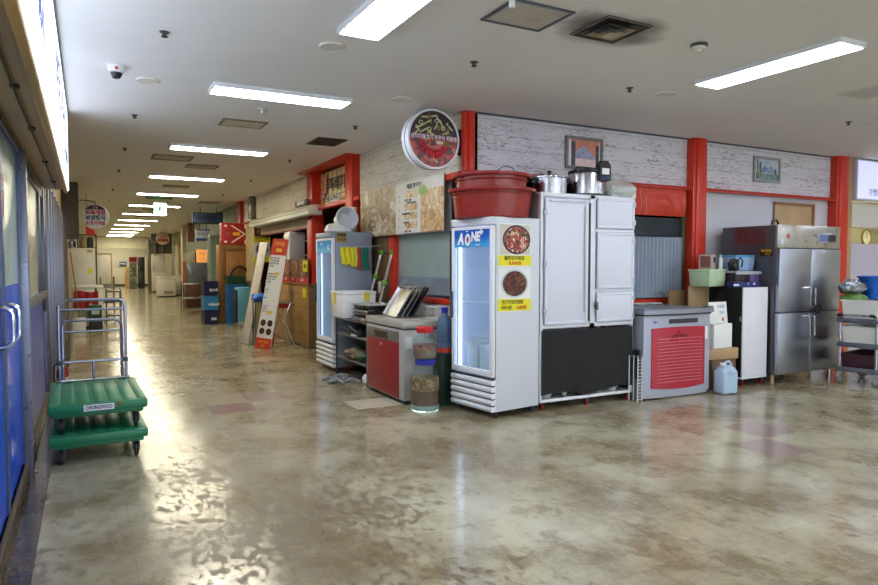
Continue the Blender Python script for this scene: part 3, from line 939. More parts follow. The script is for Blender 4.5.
def sprinkler(label, x, y):
    t = thing('sprinkler', label, 'sprinkler', (x, y, CEIL), 0, 'ceiling sprinkler heads')
    MB().lathe([(0, 0), (.035, 0), (.033, -.006), (.012, -.012), (.01, -.03), (.0, -.03)], 18).build('escutcheon', M_DGREY, t)
    MB().lathe([(0, -.03), (.024, -.032), (.024, -.036), (0, -.038)], 16).box(-.016, -.012, -.003, .003, -.034, -.008).box(.012, .016, -.003, .003, -.034, -.008).build('deflector', M_BLACK, t)
    return t
sp0 = sprinkler('dark sprinkler head on the ceiling between the lengthwise light and the dome camera', .52, 5.11)
for lab, x, y in [
    ('dark sprinkler head just past the dome camera', .5, 8.07), ('second dark sprinkler head past the dome camera', .51, 10.42),
    ('third dark sprinkler head past the dome camera', .53, 12.89), ('fourth dark sprinkler head past the dome camera', .54, 16.19), ('fifth dark sprinkler head past the dome camera', .55, 19.3),
    ('dark sprinkler head near the access hatch in the ceiling', 2.81, 4.68), ('dark sprinkler head before the plank wall and beside the round speaker', 4.5, 4.68),
    ('dark sprinkler head on the ceiling before the plank wall by the last red column', 7.8, 4.6), ('dark sprinkler head by the dark square grille', 2.86, 7.5),
    ('dark sprinkler head past the dark square grille', 2.86, 10.4), ('dark sprinkler head near the red framed niche', 2.86, 13.2), ('dark sprinkler head near the far grey duct', 2.86, 16.2)]:
    dup(sp0, (x, y, CEIL), None, lab)

def disc(label, x, y, r=.1, cat='speaker'):
    t = thing('ceiling_speaker', label, cat, (x, y, CEIL), 0, 'round ceiling speakers')
    MB().lathe([(0, -.012), (r - .02, -.012), (r - .015, -.004), (r - .01, -.014), (r, -.01), (r + .004, 0), (0, 0)], 30).build('grille', M_WHITED, t)
    return t
disc('flat white round ceiling speaker beside the dome camera', .52, 6.5)
disc('flat round ceiling speaker beside the end of the lengthwise light', 1.67, 4.84)
disc('flat round ceiling speaker near the round food sign', 2.8, 6.05)
disc('flat round ceiling speaker in front of the plank wall of the hall', 4.95, 4.67)
disc('flat round ceiling speaker over the service cart side of the hall', 8.19, 4.52)

dc = thing('dome_camera', 'white dome security camera with a red dot on the ceiling', 'camera', (.25, 6.17, CEIL))
MB().lathe([(0, 0), (.065, 0), (.068, -.02), (.062, -.05), (.05, -.055), (0, -.055)], 26).build('base', M_WHITE, dc)
MB().lathe([(.047, -.05), (.044, -.075), (.03, -.098), (0, -.106)], 24).build('dome', P('smoked dome', (26, 28, 40), .08), dc)
MB().cyl((0, -.06, -.03), (0, -.069, -.03), .013, n=14).build('red_dot', M_REDINK, dc)

sm = thing('smoke_detector', 'white smoke detector with dark base between diffuser and hall light', 'detector', (4.07, 3.52, CEIL))
MB().lathe([(0, 0), (.062, 0), (.064, -.014), (.05, -.02), (0, -.02)], 26).build('base', M_DGREY, sm)
MB().lathe([(.048, -.02), (.046, -.034), (.03, -.04), (.026, -.055), (.016, -.062), (0, -.062)], 24).build('sensor', M_WHITED, sm)
s2 = thing('gas_detector', 'small white pendant detector under the second crosswise light', 'detector', (1.67, 7.13, CEIL))
MB().lathe([(0, 0), (.05, 0), (.05, -.012), (.02, -.018), (.02, -.05), (0, -.055)], 22).build('body', M_WHITED, s2)
s3 = thing('gas_detector', 'small white cylinder hanging from the ceiling beside the access hatch', 'detector', (2.33, 3.43, CEIL))
MB().lathe([(0, 0), (.03, 0), (.02, -.01), (.02, -.07), (0, -.075)], 18).build('body', M_WHITE, s3)
s4 = thing('gas_detector', 'small white pendant detector in front of the green exit sign', 'detector', (1.78, 21.8, CEIL))
MB().lathe([(0, 0), (.06, 0), (.05, -.02), (.02, -.03), (.02, -.1), (0, -.11)], 18).build('body', M_WHITED, s4)

ah = thing('access_hatch', 'square ceiling access hatch with a grey metal rim', 'hatch', (2.6, 3.65, CEIL))
MB().box(-.24, .24, -.2, -.18, -.012, 0, .002).box(-.24, .24, .18, .2, -.012, 0, .002).box(-.24, -.22, -.18, .18, -.012, 0, .002).box(.22, .24, -.18, .18, -.012, 0, .002).build('rim', M_ALUD, ah)
piece('panel', P('grey hatch panel', (188, 182, 172), .7, var=.06, dirt=(150, 138, 120), dirt_amt=.4), ah, -.22, .22, -.18, .18, -.004, 0)
a2 = thing('access_hatch', 'rectangular ceiling hatch with grey rim between the third and fourth crosswise lights', 'hatch', (1.2, 11.0, CEIL))
MB().box(-.29, .29, -.25, -.22, -.012, 0, .002).box(-.29, .29, .22, .25, -.012, 0, .002).box(-.29, -.26, -.22, .22, -.012, 0, .002).box(.26, .29, -.22, .22, -.012, 0, .002).build('rim', P('rusty hatch rim', (120, 108, 88), .6), a2)
piece('panel', P('grey hatch panel', (188, 182, 172), .7), a2, -.26, .26, -.22, .22, -.004, 0)

M_SOOTY = P('sooty metal', (92, 82, 68), .5, .2, var=.5, scale=12)
M_SOOTY2 = P('sooty cream metal', (166, 156, 124), .5, .1, var=.35, scale=10)
df = thing('air_diffuser', 'soot-blackened square air diffuser with stepped cones', 'vent', (3.27, 3.59, CEIL))
MB().box(-.2, .2, -.2, -.185, -.014, 0, .002).box(-.2, .2, .185, .2, -.014, 0, .002).box(-.2, -.185, -.185, .185, -.014, 0, .002).box(.185, .2, -.185, .185, -.014, 0, .002).build('frame', M_SOOTY, df)
piece('backing', M_BLACK, df, -.185, .185, -.185, .185, -.003, 0)
for k, (a, z) in enumerate(((.165, -.012), (.12, -.024), (.075, -.036))):
    m = MB()
    A = [m.bm.verts.new((sx * a, sy * a, z)) for sx, sy in ((-1, -1), (1, -1), (1, 1), (-1, 1))]
    b = a - .03
    B = [m.bm.verts.new((sx * b, sy * b, z + .026)) for sx, sy in ((-1, -1), (1, -1), (1, 1), (-1, 1))]
    for i in range(4):
        m._f([A[i], A[(i + 1) % 4], B[(i + 1) % 4], B[i]])
    m.build('cone', M_SOOTY2 if k else M_SOOTY, df, recalc=False)
piece('centre_plate', M_SOOTY2, df, -.045, .045, -.045, .045, -.05, -.04, .004)

def grille(name, label, x, y, wx, wy, fm, sm_, n, z=0, rz=0):
    t = thing(name, label, 'vent', (x, y, CEIL), rz)
    MB().box(-wx, wx, -wy, -wy + .03, -.014, 0, .002).box(-wx, wx, wy - .03, wy, -.014, 0, .002).box(-wx, -wx + .03, -wy + .03, wy - .03, -.014, 0, .002).box(wx - .03, wx, -wy + .03, wy - .03, -.014, 0, .002).build('frame', fm, t)
    piece('backing', M_BLACK, t, -wx + .03, wx - .03, -wy + .03, wy - .03, -.003, 0)
    m = MB()
    for i in range(n):
        yy = -wy + .03 + (2 * wy - .06) * (i + .5) / n
        m.box(-wx + .03, wx - .03, yy - .009, yy + .009, -.016, -.006)
    m.build('louvres', sm_, t)
    return t
M_VENTD = P('dark brown grille', (70, 58, 44), .6, .2, var=.2)
M_VENTS = P('pale grille slat', (196, 186, 158), .6, var=.2, scale=9)
M_VENT = P('dusty cream grille', (124, 112, 84), .6, var=.2, scale=9)
grille('ceiling_grille', 'dark brown square ceiling grille before the red framed niche', 2.87, 8.6, .2, .26, M_VENTD, M_VENTD, 12)
grille('ceiling_grille', 'dusty ceiling grille between the second and third crosswise lights', 1.64, 7.95, .25, .19, M_VENT, M_VENTS, 5)
for lab, x, y in [('dusty ceiling grille between the third and fourth crosswise lights', 1.74, 11.75), ('dusty ceiling grille between the fourth and fifth crosswise lights', 1.7, 15.0),
                  ('dusty ceiling grille between the sixth and seventh crosswise lights', 1.75, 21.6), ('dusty ceiling grille between the seventh and eighth crosswise lights', 1.75, 25.0), ('dusty ceiling grille beside the hanging exit sign', 2.9, 18.5)]:
    grille('ceiling_grille', lab, x, y, .25, .2, M_VENT, M_VENTS, 5)
grille('ceiling_grille', 'white ceiling grille beside the hall light over the red and grey chest', 6.62, 3.6, .3, .2, M_WHITED, M_WHITED, 8, 0, PI / 2)

ex = thing('exit_sign', 'lit pale green exit sign hanging across the corridor ceiling', 'sign', (1.6, 17.6, CEIL))
MB().box(-.3, .3, -.03, .03, -.05, -.0, .004).cyl((-.05, 0, -.05), (-.05, 0, -.14), .008).cyl((.1, 0, -.05), (.1, 0, -.14), .008).build('mount', P('green sign mount', (70, 120, 80), .5), ex)
piece('box', M_WHITE, ex, -.13, .17, -.03, .03, -.44, -.14, .006)
piece('lit_face', EM('green lit face', (190, 255, 214), 2.2), ex, -.12, .16, -.034, -.03, -.43, -.15)
MB().blob((.02, -.036, -.21), .022, .002, .022, 10, 6).prism([(-.03, -.24), (.05, -.24), (.03, -.31), (.07, -.36), (.05, -.38), (.01, -.33), (-.04, -.38), (-.06, -.36), (-.02, -.31)], 'y', -.037, -.034).build('running_figure', P('sign green', (20, 130, 70), .5), ex)
# ------------------------------------------------------------------ tall glass-door showcase refrigerators (front faces -x)
M_CABW = P('white fridge side', (210, 214, 222), .36, var=.02, scale=2)
M_LINER = P('pale blue liner', (216, 224, 240), .4, var=.02)
def showcase(label, loc, rz, w, d, h, side_m, header_paint, shelves, lit):
    t = thing('showcase_refrigerator', label, 'refrigerator', loc, rz)
    zb, zt = .07, h
    zl = .40                                       # top of the louvred plinth
    b = MB()
    b.box(.05, d, 0, .035, zb, zt, .006).box(.05, d, w - .035, w, zb, zt, .006)
    b.box(.05, d, .035, w - .035, zt - .05, zt, .004).box(.05, d, .035, w - .035, zb, zl - .02).box(d - .04, d, .035, w - .035, zl - .02, zt - .05)
    b.box(.0, .05, -.002, w + .002, zt - .075, zt, .008)
    b.build('body', side_m, t)
    MB().box(.06, d - .05, .036, .045, zl, zt - .06).box(.06, d - .05, w - .045, w - .036, zl, zt - .06).box(d - .05, d - .041, .045, w - .045, zl, zt - .06).box(.06, d - .05, .045, w - .045, zl - .019, zl).box(.06, d - .05, .045, w - .045, zt - .06, zt - .051).build('liner', M_LINER, t)
    dr = MB()
    a, c = .045, .06
    zd0, zd1 = zl + .01, zt - .085
    dr.box(0, .045, .004, a, zd0, zd1, .006).box(0, .045, w - a, w - .004, zd0, zd1, .006).box(0, .045, a, w - a, zd0, zd0 + c, .006).box(0, .045, a, w - a, zd1 - .03, zd1, .006)
    dr = dr.build('door', M_WHITE, t)
    MB().box(.018, .024, a, w - a, zd0 + c, zd1 - .20).build('door_glass', M_GLASS, dr)
    MB().box(.046, .05, .006, a, zd0, zd1).box(.046, .05, w - a, w - .006, zd0, zd1).box(.046, .05, a, w - a, zd0, zd0 + .04).box(.046, .05, a, w - a, zd1 - .03, zd1).build('door_gasket', M_DGREY, dr)
    hp = MB().box(.008, .03, a, w - a, zd1 - .20, zd1 - .03).build('header_panel', header_paint, dr)
    MB().box(-.03, .0, w - .03, w - .012, .95, 1.22, .004).build('door_handle', M_DGREY, dr)
    lv = MB()
    n = 5
    hh = (zl - .01 - zb) / n
    for i in range(n):
        z0 = zb + i * hh
        lv.prism([(.05, z0 + .003), (.0, z0 + .003), (-.012, z0 + hh * .45), (.0, z0 + hh * .8), (.03, z0 + hh * .8), (.05, z0 + hh * .95)], 'y', .002, w - .002)
    lv.build('louvre_plinth', M_WHITE, t)
    MB().box(.02, .05, .01, w - .01, zb, zl - .01).build('plinth_gap', M_BLACK, t)
    for z in shelves:
        s_ = MB()
        for k in range(13):
            yy = .05 + (w - .1) * k / 12
            s_.cyl((.09, yy, z), (d - .06, yy, z), .0028, n=6)
        s_.tube([(.09, .05, z), (.09, w - .05, z)], .004, 6).tube([(d - .06, .05, z), (d - .06, w - .05, z)], .004, 6)
        s_.build('shelf', M_WHITE, t)
    MB().box(.055, .075, .06, .085, zl + .05, zt - .12, .003).build('light_tube', EM('cool fridge tube %.1f' % lit, (226, 226, 255), lit), t)
    MB().box(.055, .075, w - .085, w - .06, zl + .05, zt - .12, .003).build('light_tube', EM('cool fridge tube %.1f' % lit, (226, 226, 255), lit), t)
    for x, y in ((.09, .05), (.09, w - .05), (d - .06, .05), (d - .06, w - .05)):
        caster(t, x, y, .03, M_DGREY, M_ALUD, ztop=.07)
    return t, hp, zd1
def header_mat(name, top, bot):
    t = NT(name)
    s = t.n('ShaderNodeSeparateXYZ'); tc = t.n('ShaderNodeTexCoord'); t.l(tc.outputs['Generated'], s.inputs[0])
    nz = t.noise(t.coord(), 9, 3)
    g = t.math('ADD', s.outputs[2], t.math('MULTIPLY', t.math('SUBTRACT', nz, .5), .5))
    t.set(Base_Color=t.ramp(g, [(.15, lin(bot)), (.6, lin(top))]), Roughness=.25)
    return t.mat
W1 = .65
sc1, hp, zd1 = showcase('tall white glass-door showcase fridge at the corner with two food posters on its side', (3.41, 5.33, 0), R(8), W1, .62, 1.955, M_CABW, header_mat('blue header print', (30, 92, 190), (70, 160, 220)), (.78, 1.12, 1.46), 3.6)
zc = zd1 - .115
o = letters([('A', .005, W1 - .15, zc - .008, .155, 'CENTER', .85, .006, .18), ('NE', .005, W1 - .385, zc + .012, .125, 'CENTER', .85, .006, .1), ('+', .005, W1 - .475, zc + .055, .09, 'CENTER', 1, .006)], M_WHITEINK, hp, 'lettering', '-x')
MB().lathe([(.026, -.002), (.05, -.002), (.05, .002), (.026, .002), (.026, -.002)], 24, M=Matrix.Translation((.004, W1 - .265, zc - .012)) @ Matrix.Rotation(PI / 2, 4, 'Y') @ Matrix.Diagonal((1.2, .82, 1, 1))).build('letter_ring', M_WHITEINK, hp)
MB().lathe([(0, -.001), (.024, -.001), (.024, .001), (0, .001)], 20, M=Matrix.Translation((.004, W1 - .265, zc - .012)) @ Matrix.Rotation(PI / 2, 4, 'Y') @ Matrix.Diagonal((1.3, .8, 1, 1))).build('coffee_bean', P('brown bean', (150, 76, 44), .5), hp)
letters([('에이원', .006, W1 - .42, zc - .068, .026), ('스페셜', .006, W1 - .25, zc + .07, .015)], M_WHITEINK, hp, 'small_lettering', '-x')
# things kept inside
M1 = Matrix.Translation((3.41, 5.33, 0)) @ Matrix.Rotation(R(8), 4, 'Z')
def on1(x, y, z):
    return M1 @ Vector((x, y, z))
bx = thing('foam_box', 'white lidded foam box standing low inside the glass-door showcase fridge', 'box', on1(.28, .20, .402), R(8))
MB().taper(-.17, .17, -.13, .13, 0, .25, .01, .008).build('body', M_PAPER, bx)
piece('lid', M_WHITE, bx, -.175, .175, -.135, .135, .25, .29, .008)
b2 = thing('foam_tray', 'white shallow tray beside the foam box inside the showcase fridge', 'tray', on1(.25, .44, .402), R(8))
MB().tub(-.15, .15, -.08, .08, 0, .33, .01).build('body', M_PAPER, b2)
# posters taped to its flank (flank faces -y)
def poster(label, x0, x1, z0, z1, strip0, strip1, food, cx, cz, rr, bowl, lines, bg=None, tilt=0.0):
    p = thing('food_poster', label, 'poster', on1((x0 + x1) / 2, -.002, z0), R(8))
    p.rotation_euler = (0, tilt, R(8))
    w, h = (x1 - x0) / 2, z1 - z0
    piece('sheet', M_PAPER, p, -w, w, -.0025, 0, 0, h)
    m = MB().use(bg or M_PAPER).box(-w + .012, w - .012, -.0035, -.0025, strip1 - z0 + .01, h - .012)
    Mx = Matrix.Translation((cx, 0, cz - z0)) @ Matrix.Diagonal((1.28, 1, 1, 1)) @ Matrix.Rotation(PI / 2, 4, 'X')
    m.use(bowl).lathe([(0, .0042), (rr, .0042), (rr, .0034)], 40, M=Mx)
    m.use(food).lathe([(0, .0052), (rr * .88, .0052), (rr * .88, .0042)], 40, M=Mx)
    m.build('dish_photo', None, p)
    piece('price_strip', M_YELLOW, p, -w - .006, w + .006, -.0045, -.0025, strip0 - z0, strip1 - z0)
    letters([(b, x, -.006, z - z0, s, 'CENTER', sq, .0006) for b, x, z, s, sq, c in lines if c == 0], M_INK, p, 'dish_name')
    letters([(b, x, -.006, z - z0, s, 'CENTER', sq, .0006) for b, x, z, s, sq, c in lines if c == 1], M_REDINK, p, 'price')
    return p
F_BIBIM = FOOD('mixed rice photo', [(0, (170, 52, 40)), (.3, (222, 190, 170)), (.45, (70, 40, 34)), (.6, (196, 96, 70)), (.75, (104, 110, 60)), (.88, (236, 224, 210))], 42)
F_BEEF = FOOD('braised meat photo', [(0, (70, 30, 24)), (.35, (120, 50, 36)), (.6, (46, 26, 24)), (.8, (150, 90, 66)), (.93, (110, 120, 56))], 60)
M_BOWLK = P('dark stone bowl print', (44, 42, 52), .35)
M_BOWLW = P('pale bowl print', (196, 206, 214), .35)
poster('upper food poster on the showcase fridge flank, dark bowl over a yellow price strip', .075, .495, 1.47, 1.895, 1.485, 1.585, F_BIBIM, .02, 1.738, .142, M_BOWLK, [('돌판김치볶음', -.01, 1.558, .044, 1.1, 0), ('8,000원', 0, 1.508, .044, 1.2, 1)], P('tan photo ground', (206, 196, 186), .4, var=.15))
poster('lower food poster on the showcase fridge flank, pale bowl over a yellow price strip', .07, .49, 1.04, 1.465, 1.045, 1.16, F_BEEF, -.0, 1.31, .14, M_BOWLW, [('연근우엉조림밥', -.03, 1.128, .044, 1, 0), ('서비스밥', -.11, 1.076, .04, .95, 0), ('5,000원', .09, 1.076, .044, 1, 1)], None, R(.6))

# red rubber basins nested on top
M_BASIN = P('dark red rubber basin', (146, 38, 30), .3, var=.06, scale=3)
def basin(label, loc, rt, rb, h):
    t = thing('red_basin', label, 'basin', loc, 0, 'red basins on the showcase fridge')
    MB().lathe([(0, 0), (rb, 0), (rb + .01, .01), (rt - .045, h - .03), (rt - .005, h - .03), (rt, h - .02), (rt, h), (rt - .012, h + .004), (rt - .05, h - .008), (rt - .06, h - .03), (rb - .01, .02), (0, .016)], 56).build('bowl', M_BASIN, t)
    MB().tube([((rt - .035) * math.cos(a), (rt - .035) * math.sin(a), h * .82) for a in [2 * PI * i / 48 for i in range(48)]], .008, 6, True).build('rib', M_BASIN, t)
    return t
basin('lower dark red rubber basin resting on the showcase fridge', (3.635, 5.70, 1.957), .445, .36, .285)
basin('upper dark red rubber basin nested in another on the showcase fridge', (3.63, 5.70, 2.045), .40, .33, .345)
hw = MB()
hw.tube([(.0 + .085 * math.cos(PI * i / 12), 0, .0 + .035 * math.sin(PI * i / 12)) for i in range(13)], .005, 6).tube([(-.085, 0, 0), (-.12, .04, -.012), (0, .1, -.02), (.12, .04, -.012), (.085, 0, 0)], .004, 6)
hw = hw.build('wire_loop', M_ALUD, None, (3.57, 5.33, 2.398))
tag(hw, 'bent wire handle lying across the rim of the upper red basin', 'handle')

# white storage cabinet on red casters
cb = thing('storage_cabinet', 'white three-door storage cabinet with a black curtain below and red casters', 'cabinet', (4.04, 5.42, 0))
W, D, H = 1.26, .56, 2.225
b = MB()
b.box(0, W, .02, D, .84, H, .004)
b.build('body', P('white cabinet sheet', (206, 210, 222), .42, var=.03, scale=2), cb)
piece('side_panel', P('grey cabinet side', (150, 150, 152), .5, var=.05), cb, -.004, 0, .03, D - .01, .86, H - .01)
f = MB()
for x in (0, .64, W - .035):
    f.box(x, x + .035 + (.04 if x == .64 else 0), 0, .022, .84, H, .003)
f.box(.035, W - .035, 0, .022, H - .04, H, .003).box(.035, W - .035, 0, .022, .84, .88, .003).box(.715, W - .035, 0, .022, 1.84, 1.875, .003).box(.715, W - .035, 0, .022, 1.205, 1.235, .003)
f.build('frame', P('white frame profile', (220, 222, 230), .4, var=.02), cb)
M_DOORW = P('white door sheet', (214, 216, 228), .4, var=.02, scale=2)
def cab_door(x0, x1, z0, z1, hinge_side, hinges):
    dd = MB().box(x0, x1, -.018, .0, z0, z1, .003).box(x0, x0 + .03, -.024, -.018, z0, z1, .002).box(x1 - .03, x1, -.024, -.018, z0, z1, .002).box(x0 + .03, x1 - .03, -.024, -.018, z1 - .03, z1, .002).box(x0 + .03, x1 - .03, -.024, -.018, z0, z0 + .03, .002).build('door', M_DOORW, cb)
    for z in hinges:
        x = x0 if hinge_side == 'l' else x1
        MB().cyl((x, -.024, z - .03), (x, -.024, z + .03), .006, n=10).box(x - .018, x + .018, -.027, -.023, z - .022, z + .022, .001).build('hinge', M_ALU, dd)
    return dd
d0 = cab_door(.045, .6, .885, 2.165, 'l', (2.02, 1.5, 1.02))
MB().box(.1, .54, -.034, -.024, 2.135, 2.15).build('top_strip', M_ALU, d0)
MB().box(.545, .553, -.03, -.024, 1.0, 2.1).build('edge_strip', M_ALU, d0)
MB().box(.6, .645, -.006, .02, .9, 2.14).build('gap_shadow_panel', M_BLACK, cb)
cab_door(.73, 1.245, 1.88, 2.2, 'r', (2.14, 1.95))
d1 = cab_door(.73, 1.245, 1.24, 1.835, 'r', (1.74, 1.32))
d2_ = cab_door(.73, 1.245, .89, 1.2, 'r', (1.13, .95))
MB().box(.69, .73, -.04, -.02, 1.05, 1.1, .004).cyl((.71, -.045, 1.02), (.71, -.045, 1.06), .012, n=10).build('latch', M_ALUD, d2_)
lg = MB()
for x in (0, W - .03):
    for y in (0, D - .03):
        lg.box(x, x + .03, y, y + .03, .1, .84, .002)
lg.box(0, W, 0, .03, .085, .115, .002).box(0, W, D - .03, D, .085, .115, .002).box(0, .03, .03, D - .03, .085, .115, .002).box(W - .03, W, .03, D - .03, .085, .115, .002)
lg.build('lower_frame', M_WHITE, cb)
piece('bottom_shelf', M_WHITED, cb, .03, W - .03, .03, D - .03, .09, .105)
cu = MB()
cu.grid(lambda u, v: (.012 + 1.225 * u, -.012 + .006 * math.sin(u * 23 + v * 2) * (1 - v * .7) + .004 * math.sin(u * 61), .82 + .005 - (.665 - .02 * math.sin(u * 9)) * (1 - v)), 70, 10, .003)
cu.build('curtain', P('black cloth', (26, 26, 28), .85, var=.15, scale=9), cb)
for x in (.05, W / 2, W - .05):
    for y in (.04, D - .04):
        caster(cb, x, y, .034, M_REDWHEEL, M_ALUD, ztop=.088)
for k, (x, r, lab) in enumerate([(.18, .09, 'white bowl showing under the black curtain at its end by the showcase fridge'), (.42, .05, 'small white cup showing under the middle of the black curtain'), (.88, .08, 'white bowl showing under the black curtain past the middle'), (1.08, .09, 'white bowl showing under the black curtain at its end by the wire rack')]):
    q = MB().lathe([(0, 0), (r * .5, 0), (r * .55, .01), (r, .07), (r - .006, .07), (r * .5, .015), (0, .012)], 22).build('white_bowl', M_WHITE, None, (4.04 + x, 5.42 + .14, .106))
    tag(q, lab, 'bowl', 'bowls under the curtain')
pk = MB().blob((0, 0, .04), .06, .05, .04, 12, 7, .15, 4, 0).build('brown_bundle', P('brown cloth bundle', (122, 70, 52), .8, var=.3), None, (4.64, 5.54, .106))
tag(pk, 'small brown bundle showing under the middle of the black curtain', 'bundle')

# pots on the cabinet
pt = thing('steel_pot', 'wide stainless steel pressure pot with black side handles on the white cabinet', 'pot', (4.355, 5.70, 2.227))
MB().lathe([(0, 0), (.17, 0), (.182, .012), (.184, .17), (.19, .178), (.19, .186), (.15, .2), (.05, .208), (0, .21)], 44).build('body', M_STEELH, pt)
MB().lathe([(.192, .176), (.196, .18), (.196, .188), (.19, .192)], 44).build('lid_ring', M_CHROME, pt)
MB().cyl((0, 0, .205), (0, 0, .235), .012, n=12).lathe([(0, .235), (.022, .238), (.026, .25), (.018, .262), (0, .264)], 16).build('lid_knob', M_BLACK, pt)
MB().cyl((-.09, 0, .2), (-.09, 0, .225), .018, n=12).build('valve', M_DGREY, pt)
for s in (-1, 1):
    MB().box(min(s * .18, s * .27), max(s * .18, s * .255), -.04, .04, .15, .185, .012).box(min(s * .18, s * .24), max(s * .18, s * .24), -.025, .025, .12, .15, .008).build('side_handle', M_BLACK, pt)
rc = thing('rice_cooker', 'tall pressure rice cooker with black lid and latch on the white cabinet', 'cooker', (4.86, 5.70, 2.227))
MB().lathe([(0, 0), (.17, 0), (.19, .02), (.195, .24), (.19, .26), (0, .26)], 44).build('body', M_STEELH, rc)
MB().lathe([(.172, 0), (.2, .008), (.2, .03), (.191, .034)], 44).build('base_ring', M_BLACK, rc)
MB().lathe([(.192, .255), (.2, .262), (.2, .285), (.16, .305), (.05, .315), (0, .316)], 44).build('lid', M_BLACK, rc)
MB().box(-.22, .06, -.14, -.07, .275, .315, .014).box(-.24, -.15, -.13, -.08, .262, .30, .012).build('lid_handle', M_BLACK, rc)
MB().prism([(.0, .17), (.15, .17), (.15, .33), (.11, .38), (.04, .38), (.0, .33)], 'y', -.225, -.15).build('latch_housing', M_BLACK, rc)
piece('label_plate', M_WHITEINK, rc, .025, .125, -.228, -.225, .235, .30, .001)
piece('latch_button', P('navy button', (34, 42, 84), .4), rc, .02, .13, -.232, -.222, .175, .215, .004)
bg = thing('plastic_bag', 'clear plastic bag of packaging on the end of the white cabinet', 'bag', (5.33, 5.72, 2.227))
MB().blob((.0, 0, .1), .22, .16, .13, 26, 14, .14, 3, 0.003).blob((-.13, -.02, .24), .07, .06, .05, 12, 8, .3, 8).build('film', M_POLY, bg)
piece('contents', P('pale tray contents', (206, 210, 200), .5, var=.05), bg, -.16, .2, -.1, .1, .01, .15, .02)

# wire rack and boards between cabinet and kimchi refrigerator
wr = thing('wire_rack', 'narrow white wire rack standing on the floor beside the black curtain', 'rack', (5.275, 5.28, 0), R(4))
m = MB()
for k in range(13):
    m.tube([(-.035, 0, .03 + k * .036), (.035, 0, .03 + k * .036)], .004, 6)
m.build('rungs', M_WHITE, wr)
MB().tube([(-.035, .0, 0), (-.035, 0, .5), (-.035, .12, .5), (-.035, .12, 0)], .006, 6).build('frame_side', M_WHITE, wr)
MB().tube([(.035, .0, 0), (.035, 0, .5), (.035, .12, .5), (.035, .12, 0)], .006, 6).build('frame_side', M_WHITE, wr)
bb = thing('black_bin', 'slim black bin on a grey block beside the wire rack', 'bin', (5.329, 5.48, .235))
MB().tub(-.018, .018, -.13, .13, 0, .32, .004, .004, .004).build('body', M_BLACK, bb)
gb = MB().box(-.022, .022, -.14, .14, 0, .234, .004).build('grey_block', P('grey weathered board', (112, 108, 106), .7, var=.12), None, (5.329, 5.48, 0))
tag(gb, 'grey weathered block on the floor beneath the slim black bin', 'block')

# kimchi refrigerator with bowed red front
kf = thing('chest_refrigerator', 'grey lift-lid chest refrigerator with a bowed red ribbed front', 'refrigerator', (5.86, 5.30, 0), R(-2))
M_KG = P('silver grey shell', (168, 172, 188), .36, .15, var=.03, scale=2)
w = .50
def bow(x, k=.035):
    return -k * (1 - (x / w) ** 2)
prof = [(-w, .62)] + [(-w + 2 * w * i / 16, bow(-w + 2 * w * i / 16)) for i in range(17)] + [(w, .62)]
MB().prism(prof, 'z', .05, .93).build('body', M_KG, kf)
MB().prism([(x * .98, y + (.02 if y < .3 else -.02)) for x, y in prof], 'z', .015, .05).build('plinth', P('pale plinth', (186, 188, 196), .5), kf)
lid = MB().prism([(x * 1.05, y * 1.02 - (.035 if y < .3 else -.0)) for x, y in prof], 'z', .95, 1.0).build('lid', P('darker grey lid', (138, 142, 152), .34, .2, var=.04), kf)
MB().prism([(x * 1.02, y - (.012 if y < .3 else 0)) for x, y in prof], 'z', .93, .95).build('seal', M_BLACK, kf)
for cx0 in (-.52, .44):
    MB().box(cx0, cx0 + .09, -.03, .06, .998, 1.02, .01).build('lid_corner_cap', M_GREYPL, lid)
x0, x1 = -.40, .40
def redf(u, v):
    x = x0 + (x1 - x0) * u
    zc_ = .13 + .66 * v
    zc_ += (-.022 * (1 - (x / .4) ** 2)) * (1 - v) + .012 * v * (1 - (x / .4) ** 2)
    return (x, bow(x) - .012, zc_)
MB().grid(redf, 20, 12, .012).build('red_panel', P('raspberry red panel', (176, 34, 56), .3, var=.05, scale=2), kf)
m = MB()
for k in range(14):
    z = .19 + k * .037
    m.tube([(-.34 + .68 * i / 12, bow(-.34 + .68 * i / 12) - .0245, z + .006 * math.sin(i / 12 * PI)) for i in range(13)], .0025, 5)
m.build('ribs', P('pink highlight rib', (226, 150, 160), .35), kf)
MB().grid(lambda u, v: (-.16 + .44 * u, bow(-.16 + .44 * u) - .006, .84 + .05 * v), 8, 2, .006).build('control_display', P('dark display', (52, 46, 58), .15, var=.4, scale=9), kf)
MB().grid(lambda u, v: (.41 + .05 * u, bow(.41 + .05 * u) - .003, .64 + .15 * v), 2, 2, .002).build('white_sticker', M_PAPER, kf)
letters([('DIMCHAE', 0, bow(0) - .026, .705, .04, 'CENTER', 1.3, .001)], P('dark red ink', (110, 40, 40), .4), kf, 'lettering')
MB().cyl((-.36, bow(-.36) - .0, .86), (-.36, bow(-.36) - .006, .86), .014, n=12).cyl((-.33, bow(-.33), .862), (-.33, bow(-.33) - .006, .862), .008, n=10).build('badge', P('violet badge', (90, 90, 160), .4), kf)
